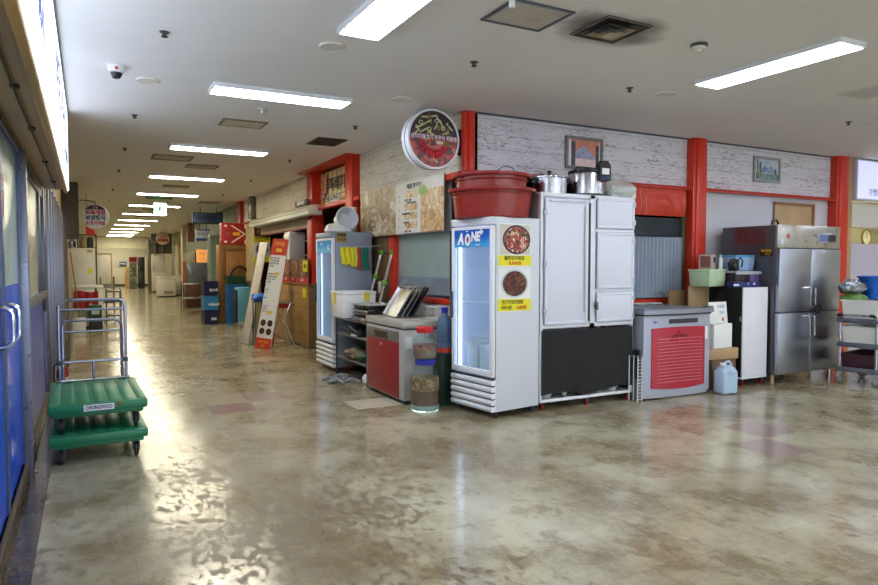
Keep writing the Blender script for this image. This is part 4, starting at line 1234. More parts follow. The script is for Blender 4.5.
# clear boxes on the ledge behind
for k in range(4):
    cbx = thing('clear_container', ['clear plastic container behind the chest refrigerator, next to the white cabinet', 'second clear plastic container from the white cabinet behind the chest refrigerator', 'third clear plastic container from the white cabinet behind the chest refrigerator', 'clear plastic container behind the chest refrigerator, next to the cardboard'][k], 'container', (5.5 + k * .245, 6.06, .90), 0, 'clear containers behind the chest refrigerator')
    MB().tub(-.1, .1, -.07, .07, 0, .11, .015, .004).build('tub', M_CLEAR, cbx)
    piece('lid', M_WHITED, cbx, -.105, .105, -.075, .075, .11, .12, .003)
lgd = MB().box(5.38, 6.44, 5.97, 6.2, .86, .898, .003).box(5.4, 5.44, 5.98, 6.18, 0, .86).box(6.38, 6.42, 5.98, 6.18, 0, .86).build('side_table', M_ALUD)
tag(lgd, 'low grey metal side table behind the chest refrigerator holding clear containers', 'table')

# cardboard and cartons between the chest refrigerator and the black-sided cabinet
def sheet(name, label, cat, loc, rz, w, h, th, m, tilt=0.0):
    o = MB().box(-w / 2, w / 2, -th / 2, th / 2, 0, h, .001).build(name, m, None, loc)
    o.rotation_euler = (tilt, 0, rz)
    return tag(o, label, cat)
sheet('cardboard_sheet', 'tall tan cardboard sheet standing behind the cartons beside the red column', 'cardboard', (6.84, 5.86, 0), R(-4), .34, 1.225, .02, M_CARD)
sheet('cardboard_sheet', 'darker brown cardboard sheet standing beside the corrugated panel', 'cardboard', (6.62, 6.0, 0), R(3), .34, 1.17, .02, P('brown cardboard', (140, 110, 74), .75, var=.08))
def carton(label, loc, rz, w, d, h, m, flap=None):
    t = thing('carton', label, 'box', loc, rz)
    piece('body', m, t, -w / 2, w / 2, -d / 2, d / 2, 0, h, .004)
    MB().box(-w / 2 + .004, w / 2 - .004, -.006, .006, h, h + .0015).build('tape_seam', P('packing tape', (190, 166, 120), .3), t)
    return t
carton('dark brown carton on the floor behind the pale blue jug', (6.74, 5.55, 0), 0, .42, .34, .36, P('dark cardboard', (110, 84, 60), .75, var=.1))
carton('flat tan carton stacked over the dark brown one', (6.74, 5.55, .362), R(-6), .46, .36, .13, M_CARD)
carton('small white carton stacked on the flat tan carton', (6.72, 5.52, .495), R(3), .34, .26, .29, M_PAPER)
ws = sheet('paper_sign', 'white paper sign with blue scribbles leaning on the white carton', 'paper', (6.66, 5.40, .79), R(2), .32, .26, .006, M_PAPER, R(-6))
letters([('수저 앞', .05, -.0045, .2, .05, 'CENTER', .9), ('으로', .06, -.0045, .13, .045)], P('blue pen', (70, 84, 170), .5), ws, 'handwriting')
MB().box(.06, .09, -.0042, -.003, .03, .07).build('red_mark', M_REDINK, ws)

# pale blue plastic jug
jg = thing('plastic_jug', 'pale blue translucent plastic jug on the floor beside the red ribbed chest', 'jug', (6.52, 5.18, 0))
M_JUG = P('pale blue jug', (176, 200, 222), .3, var=.04, scale=3)
MB().box(-.12, .12, -.085, .085, 0, .28, .035, 3).lathe([(.115, .265), (.1, .30), (.06, .325), (.035, .335), (.03, .335)], 20).build('body', M_JUG, jg)
MB().lathe([(0, .362), (.032, .36), (.034, .335), (.03, .33)], 18, (-.05, 0, 0)).build('cap', M_WHITE, jg)
MB().tube([(-.02, 0, .33), (0, 0, .368), (.05, 0, .372), (.085, 0, .345), (.1, 0, .29)], .014, 8).build('handle', M_JUG, jg)

# black-sided cabinet with a white door on red casters
kc = thing('side_cabinet', 'waist-high cabinet with black sides and a plain white front on red casters', 'cabinet', (7.04, 5.36, 0))
piece('body', M_BLACK, kc, 0, .455, .02, .54, .11, 1.218, .003)
piece('door', P('white laminate', (226, 224, 230), .35, var=.015), kc, 0.0, .455, 0, .018, .12, 1.215, .002)
MB().box(-.004, .46, 0, .03, .092, .115, .002).box(-.004, .02, .03, .54, .092, .115, .002).box(.44, .46, .03, .54, .092, .115, .002).build('base_rail', M_WHITE, kc)
piece('latch', M_ALU, kc, -.004, .0, .02, .05, .8, .86)
for x in (.05, .40):
    for y in (.05, .48):
        caster(kc, x, y, .036, M_REDWHEEL, M_ALUD, ztop=.092)
# what is piled on it
gbx = thing('storage_box', 'pale green lidded box on the black-sided cabinet and cardboard', 'box', (6.86, 5.74, 1.226), R(10))
MB().taper(-.2, .18, -.14, .14, 0, .19, .01, .006).build('body', P('pale green plastic', (186, 208, 172), .4, var=.04), gbx)
piece('lid', P('paler green lid', (202, 220, 190), .4, var=.03), gbx, -.21, .19, -.15, .15, .19, .212, .006)
ct = carton('small printed carton with violet lettering on the pale green box', (6.90, 5.78, 1.44), R(26), .22, .16, .18, P('pale tan carton', (190, 170, 150), .6, var=.06))
letters([('라엔', -.0, -.083, .11, .07, 'CENTER', 1, .005)], P('violet ink', (70, 60, 150), .5), ct, 'lettering')
MB().box(-.112, -.1115, -.06, .06, .02, .16).build('printed_side', P('red brown print', (120, 70, 60), .5, var=.3, scale=20), ct)
nv = MB().box(-.22, .27, -.05, .05, 0, .065, .004).build('navy_box', P('navy box print', (24, 36, 110), .35, var=.1), None, (7.11, 5.43, 1.22))
tag(nv, 'long flat navy blue box along the front edge of the black-sided cabinet', 'box')
letters([('ecos', -.18, -.0515, .032, .045, 'CENTER', 1.2, .002), ('한', .04, -.0515, .04, .03), ('매일', .15, -.0515, .036, .03)], M_WHITEINK, nv, 'lettering')
pb = thing('storage_box', 'dark plum bin with a violet end panel and grey lid on the black-sided cabinet', 'box', (7.325, 5.70, 1.222), R(0))
MB().taper(-.24, .2, -.19, .19, 0, .17, .01, .006).build('body', P('plum black plastic', (40, 24, 34), .35, var=.1), pb)
piece('end_panel', P('violet plastic', (104, 82, 130), .4, var=.05), pb, .02, .2, -.195, -.186, .02, .165, .004)
MB().box(-.26, .215, -.21, .2, .17, .19, .006).box(-.26, .215, -.215, -.2, .15, .18, .004).build('lid', P('pale grey lid', (176, 178, 186), .35, var=.06), pb)
tb = thing('storage_box', 'translucent blue food box on the grey lid of the plum bin', 'box', (7.36, 5.70, 1.414), R(0))
MB().taper(-.2, .17, -.13, .13, 0, .19, .012, .02).build('body', P('frosted blue box', (150, 180, 214), .25, var=.08), tb)
piece('lid', P('sky blue lid', (86, 170, 214), .25, var=.05), tb, -.2, .17, -.135, .135, .17, .2, .012)
kb = thing('plastic_bag', 'small black plastic bag slumped beside the translucent blue box', 'bag', (7.115, 5.56, 1.413))
MB().blob((0, 0, .07), .075, .055, .085, 16, 10, .25, 5, .002).tube([(.0, -.03, .12), (.04, -.06, .17), (.07, -.07, .12), (.06, -.06, .05)], .01, 6).build('bag', M_BLACK, kb)
wb = thing('sauce_bottle', 'small white bottle peeping over the black bag', 'bottle', (6.99, 5.66, 1.441))
MB().lathe([(0, 0), (.022, 0), (.024, .01), (.024, .12), (.01, .145), (.01, .16), (0, .16)], 16).build('body', M_WHITE, wb)
MB().lathe([(.012, .155), (.013, .175), (0, .178)], 12).build('cap', M_WHITED, wb)

# four-door stainless refrigerator
sf = thing('steel_refrigerator', 'large four-door stainless steel catering refrigerator by the last red column', 'refrigerator', (7.545, 5.28, 0))
W, D = 1.275, .80
b = MB().box(0, W, .03, D, .11, 1.985, .004)
b.build('body', P('dull side steel', (104, 104, 110), .4, .85, var=.1, scale=3), sf)
piece('control_panel', P('stained header steel', (190, 188, 186), .3, .9, var=.1, scale=6, dirt=(150, 110, 70), dirt_amt=.6), sf, -.004, W + .004, -.004, .03, 1.705, 1.99, .003)
for r_ in range(2):
    for c_ in range(2):
        m = MB()
        for k in range(6):
            y = .16 + c_ * .25; z = 1.76 + k * .033
            m.box(-.012, 0.0, y + r_ * .11, y + r_ * .11 + .085, z, z + .012, .002)
        m.build('side_louvres', M_REDDARK, sf)  # dark red colour stands for a red reflection on the louvres
dp = MB().box(W * .63, W * .95, -.012, -.004, 1.77, 1.9, .003).build('display_frame', M_ALU, sf)
MB().box(W * .65, W * .79, -.0135, -.012, 1.79, 1.88).build('key_pad', P('slate blue keys', (96, 106, 150), .3, var=.15), dp)
MB().box(W * .79, W * .92, -.0135, -.012, 1.79, 1.88).build('screen', P('dark screen', (34, 36, 50), .2), dp)
MB().box(.06, .12, -.006, -.004, 1.75, 1.82).build('sticker', P('pale blue sticker', (196, 206, 220), .4), sf)
MB().lathe([(0, 0), (.035, 0), (.035, .002), (0, .002)], 18, M=Matrix.Translation((.2, -.004, 1.85)) @ Matrix.Rotation(PI / 2, 4, 'X')).build('round_badge', P('rust red badge', (170, 80, 60), .5), sf)
MB().box(-.003, 0, .06, .24, 1.6, 1.69).build('warning_label', P('black label', (40, 34, 24), .5), sf)
letters([('주의표', -.0045, .15, 1.665, .04, 'CENTER', 1.4, .002), ('취급', -.0045, .13, 1.625, .04)], P('yellow ink', (226, 170, 40), .5), sf, 'warning_lettering', '-x')
M_STEELD = P('brushed door steel', (176, 180, 194), .34, 1.0, var=.03, scale=1.2, stretch=(2, 1, .5))
for i, (x0, x1) in enumerate(((.012, W * .5 - .004), (W * .5 + .004, W - .012))):
    for j, (z0, z1) in enumerate(((.12, .885), (.905, 1.69))):
        dd = MB().box(x0, x1, -.03, .028, z0, z1, .008).build('door', M_STEELD, sf)
        hx = x1 - .045 if i == 0 else x0 + .045
        za, zb_ = (.58, .84) if j == 0 else (.95, 1.2)
        MB().tube([(hx, -.03, za), (hx, -.065, za + .01), (hx, -.065, zb_ - .01), (hx, -.03, zb_)], .011, 8).build('door_handle', M_CHROME, dd)
MB().tube([(W * .5 + .05 + .075 * math.cos(a), -.085, .93 + .05 * math.sin(a) + .01 * math.sin(2 * a)) for a in [2 * PI * i / 18 for i in range(18)]], .009, 6, True).tube([(W * .5 - .04, -.078, .99), (W * .5 - .03, -.085, .93), (W * .5 + .02, -.085, .89)], .008, 6).build('lock_cable', M_BLACK, sf)
for x in (.05, W - .05):
    for y in (.07, D - .06):
        MB().cyl((x, y, 0), (x, y, .11), .022, n=12).build('foot', M_PLY if x < .5 and y < .3 else M_STEEL, sf)
cbk = MB().tube([(.0, 0, 0), (.03, .0, .05), (.1, 0, .06), (.16, .01, .0)], .012, 8).build('cable_loop', M_BLACK, None, (7.62, 5.42, 1.998))
tag(cbk, 'short black cable looped on top of the steel refrigerator', 'cable')

# grey service cart with bins
ang = R(11.5)
sv = thing('service_cart', 'grey three-tier plastic service cart loaded with white bins', 'cart', (8.36, 4.50, 0), ang)
MS = Matrix.Translation((8.36, 4.50, 0)) @ Matrix.Rotation(ang, 4, 'Z')
L_, WW = .85, .47
M_CART = P('blue grey plastic', (92, 98, 110), .5, var=.06)
for z in (.165, .475, .775):
    MB().box(0, L_, 0, WW, z, z + .02, .004).box(0, L_, 0, .02, z, z + .06, .006).box(0, L_, WW - .02, WW, z, z + .06, .006).box(0, .02, .02, WW - .02, z, z + .06, .006).box(L_ - .02, L_, .02, WW - .02, z, z + .06, .006).build('shelf', M_CART, sv)
for x in (.03, L_ - .03):
    for y in (.035, WW - .035):
        MB().cyl((x, y, .2), (x, y, .79), .016, n=12).build('post', M_ALU, sv)
        caster(sv, x + .02, y, .055, P('grey green tyre', (112, 120, 100), .5), M_CHROME, ztop=.165)
hn = MB().tube([(.03, .03, .80), (-.03, .03, .86), (-.05, .05, .875), (-.05, WW - .05, .875), (-.03, WW - .03, .86), (.03, WW - .03, .80)], .014, 8).build('push_handle', M_ALU, sv)
MB().tube([(-.055, .03, .86), (-.05, .05, .876), (-.05, .09, .876)], .019, 8).tube([(-.05, WW - .09, .876), (-.05, WW - .05, .876), (-.055, WW - .03, .86)], .019, 8).build('handle_corner', M_BLACK, hn)
def at_cart(x, y, z):
    return MS @ Vector((x, y, z))
def bin_(label, x, y, z, l, w, h, m, th=.006):
    t = thing('storage_bin', label, 'bin', at_cart(x, y, z), ang)
    MB().tub(-l / 2, l / 2, -w / 2, w / 2, 0, h, .02, th, .014).build('tub', m, t)
    return t
M_BINW = P('ivory plastic bin', (238, 238, 234), .4, var=.04, scale=3)
t = bin_('large ivory bin on the top tier of the service cart', .42, WW / 2, .796, .72, .40, .26, M_BINW)
piece('contents_cover', M_WHITED, t, -.34, .34, -.185, .185, .22, .245, .005)
bin_('ivory bin on the middle tier of the service cart', .42, WW / 2, .496, .72, .40, .235, M_BINW)
bin_('dark plum bin on the lowest tier of the service cart', .42, WW / 2, .186, .70, .40, .2, P('dark plum bin', (62, 32, 46), .4, var=.1))
bt = thing('blue_tub', 'bright blue round plastic tub on the ivory bin of the service cart', 'tub', at_cart(.56, .20, 1.058), ang)
MB().lathe([(0, 0), (.165, 0), (.175, .01), (.215, .27), (.232, .27), (.236, .28), (.232, .292), (.205, .292), (.165, .02), (0, .014)], 40).build('tub', P('bright blue plastic', (24, 96, 196), .3, var=.05), bt)
gb2 = thing('green_basin', 'green basin upturned on the ivory bin beside the blue tub', 'basin', at_cart(.235, .36, 1.058), ang)
MB().lathe([(.16, 0), (.16, .012), (.13, .05), (.1, .065), (0, .07)], 30).build('shell', P('leaf green plastic', (92, 130, 60), .4, var=.08), gb2)
sl = thing('foil_bag', 'crumpled silver foil bag on the green basin beside the blue tub', 'bag', at_cart(.24, .39, 1.118), ang)
MB().blob((0, 0, .09), .17, .14, .1, 24, 14, .22, 11, .012).build('bag', P('crinkled silver foil', (160, 162, 170), .22, .8, var=.25, scale=14, bump=.5), sl)
# ------------------------------------------------------------------ corridor, shop-front side
# second chest refrigerator (front faces -x)
fz = thing('chest_refrigerator', 'waist-high grey chest refrigerator with a flat red front below the menu board', 'refrigerator', (2.94, 6.33, 0))
D, W, H = .64, 1.05, .89
M_FZ = P('warm grey shell', (176, 174, 168), .38, .1, var=.03, scale=2)
MB().box(.0, D, 0, W, .045, .80, .012).build('body', M_FZ, fz)
MB().box(.03, D - .02, .03, W - .03, .0, .05).build('plinth', M_BLACK, fz)
fl_ = MB().box(-.008, D, -.008, W + .008, .815, H, .014).build('lid', P('worn grey lid', (182, 178, 166), .35, .1, var=.05, dirt=(140, 130, 110), dirt_amt=.4), fz)
MB().box(.004, D - .004, .004, W - .004, .80, .815).build('seal', M_DGREY, fz)
MB().box(-.012, .0, .11, W - .05, .06, .655, .004).build('red_panel', P('brick red panel', (142, 30, 32), .42, var=.05, scale=2), fz)
cp = MB().box(-.012, .0, .11, W - .05, .655, .775, .004).build('control_panel', P('olive grey panel', (122, 118, 104), .4, .3), fz)
MB().box(-.014, -.012, .40, .78, .67, .745).build('display', P('dark olive display', (62, 58, 50), .2), cp)
letters([('딤채', -.0145, .58, .60, .045, 'CENTER', 1.2)], P('pink print', (210, 150, 150), .5), fz, 'lettering', '-x')
MB().box(.26, .34, -.022, -.006, .70, .83, .003).box(.275, .325, -.03, -.022, .76, .81, .003).build('latch', M_ALU, fz)
MB().box(.03, .1, -.0015, 0, .60, .73).build('rating_label', M_PAPER, fz)
MB().box(.28, .38, -.0015, 0, .12, .24).build('vent_label', P('pale label', (196, 194, 188), .5), fz)

# baking trays leaning at the back of its lid
M_TRAY = P('scratched aluminium tray', (168, 168, 170), .24, .95, var=.12, scale=8)
M_TRAYD = P('dark non-stick tray', (60, 58, 58), .3, .6, var=.15)
def tray_mesh(w, d, h, m):
    b = MB()
    b.tub(-w / 2, w / 2, -d / 2, d / 2, 0, h, .012, .002, .008)
    return b
trl = ['leaning metal tray next to the stacked wrapped trays', 'second leaning metal tray from the stacked wrapped trays', 'third leaning metal tray from the stacked wrapped trays', 'dark leaning tray farthest from the stacked wrapped trays']
for k in range(4):
    o = tray_mesh(.38, .50, .028, None).build('baking_tray', M_TRAYD if k in (3,) else M_TRAY, None, (3.22 + k * .055, 7.05 - k * .02, H + .168))
    o.rotation_euler = (0, R(-58), R(-6))
    tag(o, trl[k], 'tray', 'leaning baking trays')
bk = thing('plastic_crate', 'low white slatted plastic basket at the back of the grey chest refrigerator', 'basket', (3.49, 6.88, H), 0)
m = MB()
for k in range(13):
    y = -.42 + k * .07
    m.box(-.075, -.069, y - .008, y + .008, .01, .13)
    m.box(.069, .075, y - .008, y + .008, .01, .13)
m.box(-.075, .075, -.43, .43, 0, .012).box(-.08, -.066, -.43, .43, .12, .14, .003).box(.066, .08, -.43, .43, .12, .14, .003).box(-.08, .08, -.435, -.42, 0, .14, .003).box(-.08, .08, .42, .435, 0, .14, .003).box(-.076, -.068, -.43, .43, .06, .072)
m.build('body', M_WHITED, bk)

# pickle jars and water bottle
M_JAR = GL('jar plastic', (236, 244, 240), .05, .07)
def jar(label, loc, r, h, lidm, layers):
    t = thing('pickle_jar', label, 'jar', loc)
    MB().lathe([(0, 0), (r * .92, 0), (r, .02), (r, h * .3), (r * .985, h * .32), (r, h * .34), (r, h * .68), (r * .93, h * .78), (r * .70, h * .87), (r * .66, h * .9), (r * .66, h)], 36).build('jar_wall', M_JAR, t)
    MB().lathe([(0, h - .005), (r * .70, h - .005), (r * .72, h + .0), (r * .72, h + .045), (r * .66, h + .055), (0, h + .058)], 36).build('lid', lidm, t)
    for nm, z0, z1, mt in layers:
        rr = r * .965
        MB().lathe([(0, z0), (rr, z0), (rr, z1), (rr * .6, z1 + .006), (0, z1)], 30).build(nm, mt, t)
    return t
M_PICK = FOOD('pickled leaves', [(0, (120, 84, 30)), (.35, (160, 124, 50)), (.6, (92, 60, 26)), (.85, (184, 152, 84))], 40)
M_BRINE = P('brown brine', (94, 58, 26), .12, var=.25, scale=8)
M_KIM = FOOD('red kimchi', [(0, (120, 30, 28)), (.35, (150, 60, 46)), (.6, (176, 120, 90)), (.85, (92, 30, 26))], 45)
jar('large clear jar of brown pickles with a blue lid on the floor', (3.06, 6.06, 0), .15, .475, P('blue jar lid', (34, 48, 160), .35, var=.06), [('milky_base', .012, .06, P('milky pale sediment', (150, 172, 166), .3)), ('brine', .06, .21, M_BRINE), ('pickles', .21, .345, M_PICK)])
jar('clear jar of red kimchi with a red lid stacked on the blue-lidded jar', (3.06, 6.06, .534), .122, .27, P('red jar lid', (206, 30, 36), .35, var=.06), [('brine', .012, .09, P('murky kimchi brine', (120, 84, 56), .15, var=.3, scale=9)), ('kimchi', .09, .145, M_KIM)])
st_ = MB().box(-.09, .09, -.09, .09, 0, .55, .006).build('green_stand', P('dark green crate', (22, 46, 30), .5, var=.2), None, (3.36, 6.2, 0))
tag(st_, 'dark green crate standing behind the pickle jars', 'crate')
wbt = thing('water_bottle', 'large dark blue water bottle with a blue cap behind the pickle jars', 'bottle', (3.365, 6.2, .552))
MB().lathe([(0, 0), (.075, 0), (.082, .015), (.082, .1), (.078, .11), (.082, .12), (.082, .3), (.07, .37), (.034, .41), (.03, .44)], 28).build('body', GL('blue bottle plastic', (120, 150, 186), .08, .5), wbt)
MB().lathe([(0, .006), (.07, .006), (.076, .02), (.076, .28), (0, .28)], 24).build('water', P('dark blue water', (60, 76, 110), .08, var=.1), wbt)
MB().lathe([(.036, .43), (.037, .48), (.03, .487), (0, .487)], 20).build('cap', P('bright blue cap', (24, 40, 170), .35), wbt)
MB().lathe([(.083, .012), (.0835, .06), (.083, .061)], 24).build('red_band', P('red orange band', (200, 60, 30), .4), wbt)

# round food signboard on a bracket
rs = thing('round_signboard', 'large round signboard with food photos bracketed to the corner column', 'sign', (3.255, 6.235, 2.815), R(3))
rad = .308
RX = Matrix.Rotation(PI / 2, 4, 'X')   # local z of the lathe -> -y
MB().lathe([(0, -.16), (rad - .01, -.16), (rad, -.15), (rad, -.01), (rad + .006, -.004), (rad + .006, .008), (rad - .014, .008), (rad - .016, 0), (0, 0)], 56, M=RX).build('case', M_WHITE, rs)
MB().lathe([(rad + .001, -.09), (rad + .003, -.088), (rad + .003, -.078), (rad + .001, -.076)], 56, M=RX).build('blue_stripe', P('navy stripe', (50, 56, 120), .4), rs)
fm = MB()
F_TOP = FOOD('dark braised photo', [(0, (40, 28, 30)), (.4, (66, 40, 34)), (.6, (30, 24, 30)), (.8, (104, 60, 40)), (.94, (150, 120, 80))], 26)
F_BOT = FOOD('spicy seafood photo', [(0, (170, 40, 34)), (.3, (206, 66, 50)), (.5, (96, 30, 44)), (.7, (58, 34, 56)), (.85, (196, 96, 60)), (.96, (210, 140, 110))], 26)
import math as _m
def half(a0, a1, mat):
    fm.use(mat)
    c0 = fm.bm.verts.new((0, -.0035, 0))
    ring_ = [fm.bm.verts.new(((rad - .016) * _m.cos(a0 + (a1 - a0) * i / 28), -.0035, (rad - .016) * _m.sin(a0 + (a1 - a0) * i / 28))) for i in range(29)]
    for i in range(28):
        fm._f([c0, ring_[i], ring_[i + 1]])
half(0, PI, F_TOP); half(PI, 2 * PI, F_BOT)
q = random.Random(3)
fm.use(P('sliced onion print', (206, 206, 150), .5, var=.2, scale=20))
for x, z, a, l in ((-.17, .12, .4, .12), (-.13, .08, .5, .1), (-.2, .1, 2.2, .07), (.06, .2, 2.3, .1), (.09, .16, 2.0, .09), (.0, .24, .2, .06), (.16, .17, 1.2, .03), (-.08, .17, .5, .1), (-.04, .06, 2.6, .08), (.14, .07, .3, .09), (.2, .13, 2.4, .07), (-.22, .05, .7, .06), (.02, .13, 1.0, .07), (-.12, .22, .1, .07)):
    dx, dz = _m.cos(a) * l / 2, _m.sin(a) * l / 2
    fm.tube([(x - dx, -.005, z - dz), (x, -.006, z), (x + dx, -.005, z + dz)], .009, 6)
for x, z in ((-.06, .1), (.11, .12), (.03, .19), (-.16, .16)):
    fm.tube([(x + .022 * _m.cos(t), -.006, z + .018 * _m.sin(t)) for t in [2 * PI * i / 12 for i in range(12)]], .006, 5, True)
fm.use(P('green leaf print', (110, 150, 60), .5, var=.2)).blob((.15, -.005, -.05), .05, .003, .03, 10, 6)
fm.use(P('pale chop print', (226, 200, 176), .5, var=.2)).blob((.07, -.005, -.03), .05, .003, .02, 10, 6)
fm.use(P('bright red print', (210, 40, 60), .4, var=.25, scale=20))
for k in range(13):
    a = -2.75 + k * .19
    fm.tube([(.2 * _m.cos(a) * (1 - .15 * s), -.006, .22 * _m.sin(a) * (1 - .2 * s) + .02) for s in (0, 1, 2)], .012, 6)
fm.build('food_photo', None, rs, recalc=False)
letters([('산더미불고기 쭈꾸미 해물찜', 0, -.008, 0.012, .055, 'CENTER', .88, .0015)], P('pale pink ink', (236, 206, 216), .45), rs, 'lettering')
MB().box(.29, .36, .03, .05, .11, .13).box(.29, .36, .03, .05, -.13, -.11).box(.335, .36, .02, .06, -.14, .14, .003).tube([(.36, .04, -.12), (.40, .02, -.06), (.385, .03, .02), (.36, .04, .06)], .006, 6).build('bracket', M_BLACK, rs)

# two-panel menu board
mbd = thing('menu_board', 'wide two-panel menu board with food photos above the frosted window', 'sign', (3.562, 7.86, 1.885))
MB().box(.0, .02, -1.28, 1.28, 0, .64, .004).build('frame', P('grey board edge', (150, 140, 126), .4, .3), mbd)
def food_sheet(name, stops, scale):
    return FOOD(name, stops, scale)
F_L = FOOD('sprout stew photo', [(0, (176, 148, 112)), (.3, (192, 166, 130)), (.55, (160, 128, 94)), (.75, (206, 186, 152)), (.92, (226, 216, 190))], 7)
F_R = FOOD('noodle dish photo', [(0, (222, 184, 132)), (.3, (236, 208, 164)), (.55, (210, 166, 116)), (.75, (238, 224, 194)), (.92, (196, 152, 104))], 15)
lp = MB()
lp.use(F_L).box(-.004, 0, .03, 1.28, 0, .64)
lp.use(P('pale sprout print', (222, 216, 190), .5, var=.1, scale=14))
q = random.Random(21)
for k in range(24):
    y, z, a = q.uniform(.1, 1.2), q.uniform(.06, .6), q.uniform(0, 3)
    lp.tube([(-.005, y - .05 * _m.cos(a), z - .04 * _m.sin(a)), (-.007, y, z + .012), (-.005, y + .05 * _m.cos(a + .5), z + .04 * _m.sin(a + .5))], .011, 5)
lp = lp.build('stew_panel', None, mbd)
rp = MB()
rp.use(P('pale menu ground', (222, 218, 208), .45, var=.06, scale=5)).box(-.004, 0, -1.28, .03, 0, .64)
rp.use(F_R).box(-.005, -.004, -1.28, -.70, .0, .5)
for z in (.44, .28, .17, .06):
    rp.box(-.005, -.004, -.60, -.25, z, z + .085)
rp.use(P('green garnish print', (156, 190, 110), .5, var=.2)).blob((-.006, -.75, .5), .003, .12, .06, 14, 8)
rp = rp.build('price_panel', None, mbd)
MW = P('cream lettering', (240, 234, 214), .5)
letters([('부대 전골', -.011, .62, .56, .075), ('동태찌개', -.011, .78, .44, .05), ('해물순두부찌개', -.011, .72, .35, .05), ('콩나물국밥', -.011, .78, .255, .05), ('김치찌개', -.011, .80, .165, .05), ('포장 배달 환영합니다', -.011, .66, .05, .055, 'CENTER', 1.2)], MW, lp, 'lettering', '-x')
letters([('해물 칼국수', -.011, -.52, .575, .07, 'CENTER', 1.2), ('손칼국수 7,000', -.011, -.35, .41, .032), ('바지락 칼국수 8,000', -.011, -.45, .375, .03), ('들깨 수제비 8,000', -.011, -.3, .245, .03), ('콩국수 8,000', -.011, -.3, .135, .03), ('비빔국수 7,000', -.011, -.35, .025, .03)], P('olive black ink', (70, 66, 54), .6), rp, 'lettering', '-x')
letters([('특', -.011, -.09, .47, .035), ('1', -.011, -.09, .41, .04), ('2', -.011, -.09, .30, .04), ('3', -.011, -.09, .19, .04), ('4', -.011, -.09, .08, .04)], M_REDINK, rp, 'numbering', '-x')

# open worktable with trays and a foam box
wt = thing('work_table', 'open steel worktable between the red-fronted chest and the far showcase fridge', 'table', (2.98, 7.47, 0))
TW, TD, TH = 1.15, .52, .80
piece('top', M_STEEL, wt, 0, TD, 0, TW, TH - .03, TH, .004)
for z in (.56, .24):
    piece('shelf', P('grey shelf board', (112, 108, 100), .5, var=.1), wt, 0.01, TD, .01, TW - .01, z, z + .02, .003)
for x in (.015, TD - .015):
    for y in (.015, TW - .015):
        MB().cyl((x, y, 0), (x, y, TH - .03), .014, n=10).build('leg', M_ALUD, wt)
trp = ['lowest wrapped tray of the flat stack on the worktable', 'second lowest wrapped tray of the flat stack on the worktable', 'third lowest wrapped tray of the flat stack on the worktable', 'top dark tray of the flat stack on the worktable']
for k in range(4):
    z = TH + .001 + k * .047
    o = tray_mesh(.40, .52, .042, None).build('baking_tray', M_TRAYD if k == 3 else M_TRAY, None, (3.2 + .01 * (k % 2), 7.78 - .015 * k, z))
    o.rotation_euler = (0, 0, R(2 * (k % 2) - 1))
    tag(o, trp[k], 'tray', 'flat stacked baking trays')
wrp = MB().grid(lambda u, v: (-.22 + .44 * u, -.29 + .58 * v, .004 * math.sin(u * 40 + v * 13) + .003 * math.sin(v * 55)), 20, 20, .002).build('plastic_wrap', M_POLY, None, (3.2, 7.75, TH + .195))
tag(wrp, 'crinkled clear plastic sheet lying over the flat stack of trays', 'wrap')
fb_ = thing('foam_box', 'white foam box with yellow tape marks on the worktable beside the far fridge', 'box', (3.13, 8.33, TH + .001), 0)
MB().taper(-.23, .23, -.24, .24, 0, .3, .008, .01).build('body', M_PAPER, fb_)
piece('lid', M_WHITE, fb_, -.235, .235, -.245, .245, .30, .345, .01)
for bxs in ((-.237, -.232, .02, .10, .18, .33), (-.237, -.232, .17, .2, .06, .33), (.06, .14, -.2475, -.243, .22, .33)):
    MB().box(*bxs).build('yellow_tape', P('yellow tape', (226, 206, 60), .5), fb_)
bn = thing('gas_burner', 'black table burner with hoses on the upper shelf of the worktable', 'burner', (3.12, 7.98, .581))
MB().box(-.12, .12, -.2, .2, 0, .09, .01).lathe([(.05, .09), (.06, .12), (.03, .13), (0, .13)], 16, (0, -.08, 0)).lathe([(.05, .09), (.06, .12), (.03, .13), (0, .13)], 16, (0, .1, 0)).build('body', M_BLACK, bn)
MB().tube([(-.12, -.15, .05), (-.17, -.1, .1), (-.16, .02, .13), (-.13, .1, .1), (-.12, .15, .05)], .012, 8).tube([(-.12, .18, .1), (-.18, .2, .12), (-.16, .12, .06)], .014, 8).build('hose', M_DGREY, bn)
MB().box(-.135, -.12, -.12, .06, -.0, .025, .003).build('white_trim', M_WHITE, bn)
pn = thing('steel_pan', 'small steel pan behind the black burner on the worktable shelf', 'pan', (3.36, 7.68, .581))
MB().lathe([(0, 0), (.1, 0), (.12, .06), (.116, .06), (.098, .006), (0, .006)], 28).build('bowl', M_STEEL, pn)
MB().tube([(-.115, 0, .05), (-.2, .0, .065), (-.26, 0, .06)], .01, 8).build('handle', M_BLACK, pn)
sk = thing('cloth_bundle', 'patterned brown cloth bundle on the lowest shelf of the worktable', 'bundle', (3.1, 8.12, .261))
MB().blob((0, 0, .07), .15, .2, .08, 20, 10, .2, 9, .002).build('cloth', P('mottled brown cloth', (122, 108, 84), .85, var=.5, scale=24), sk)
gp = thing('plastic_sack', 'dark green sack on the lowest shelf of the worktable', 'sack', (3.12, 7.78, .261))
MB().blob((0, 0, .06), .14, .14, .07, 18, 10, .18, 15, .002).build('sack', P('dark green sack', (32, 76, 54), .45, var=.2), gp)
wsk = thing('plastic_sack', 'small white plastic sack on the floor under the worktable', 'sack', (3.12, 7.66, 0))
MB().blob((0, 0, .06), .12, .1, .08, 16, 8, .2, 12, .002).build('sack', M_PAPER, wsk)
rg = MB()
q = random.Random(5)
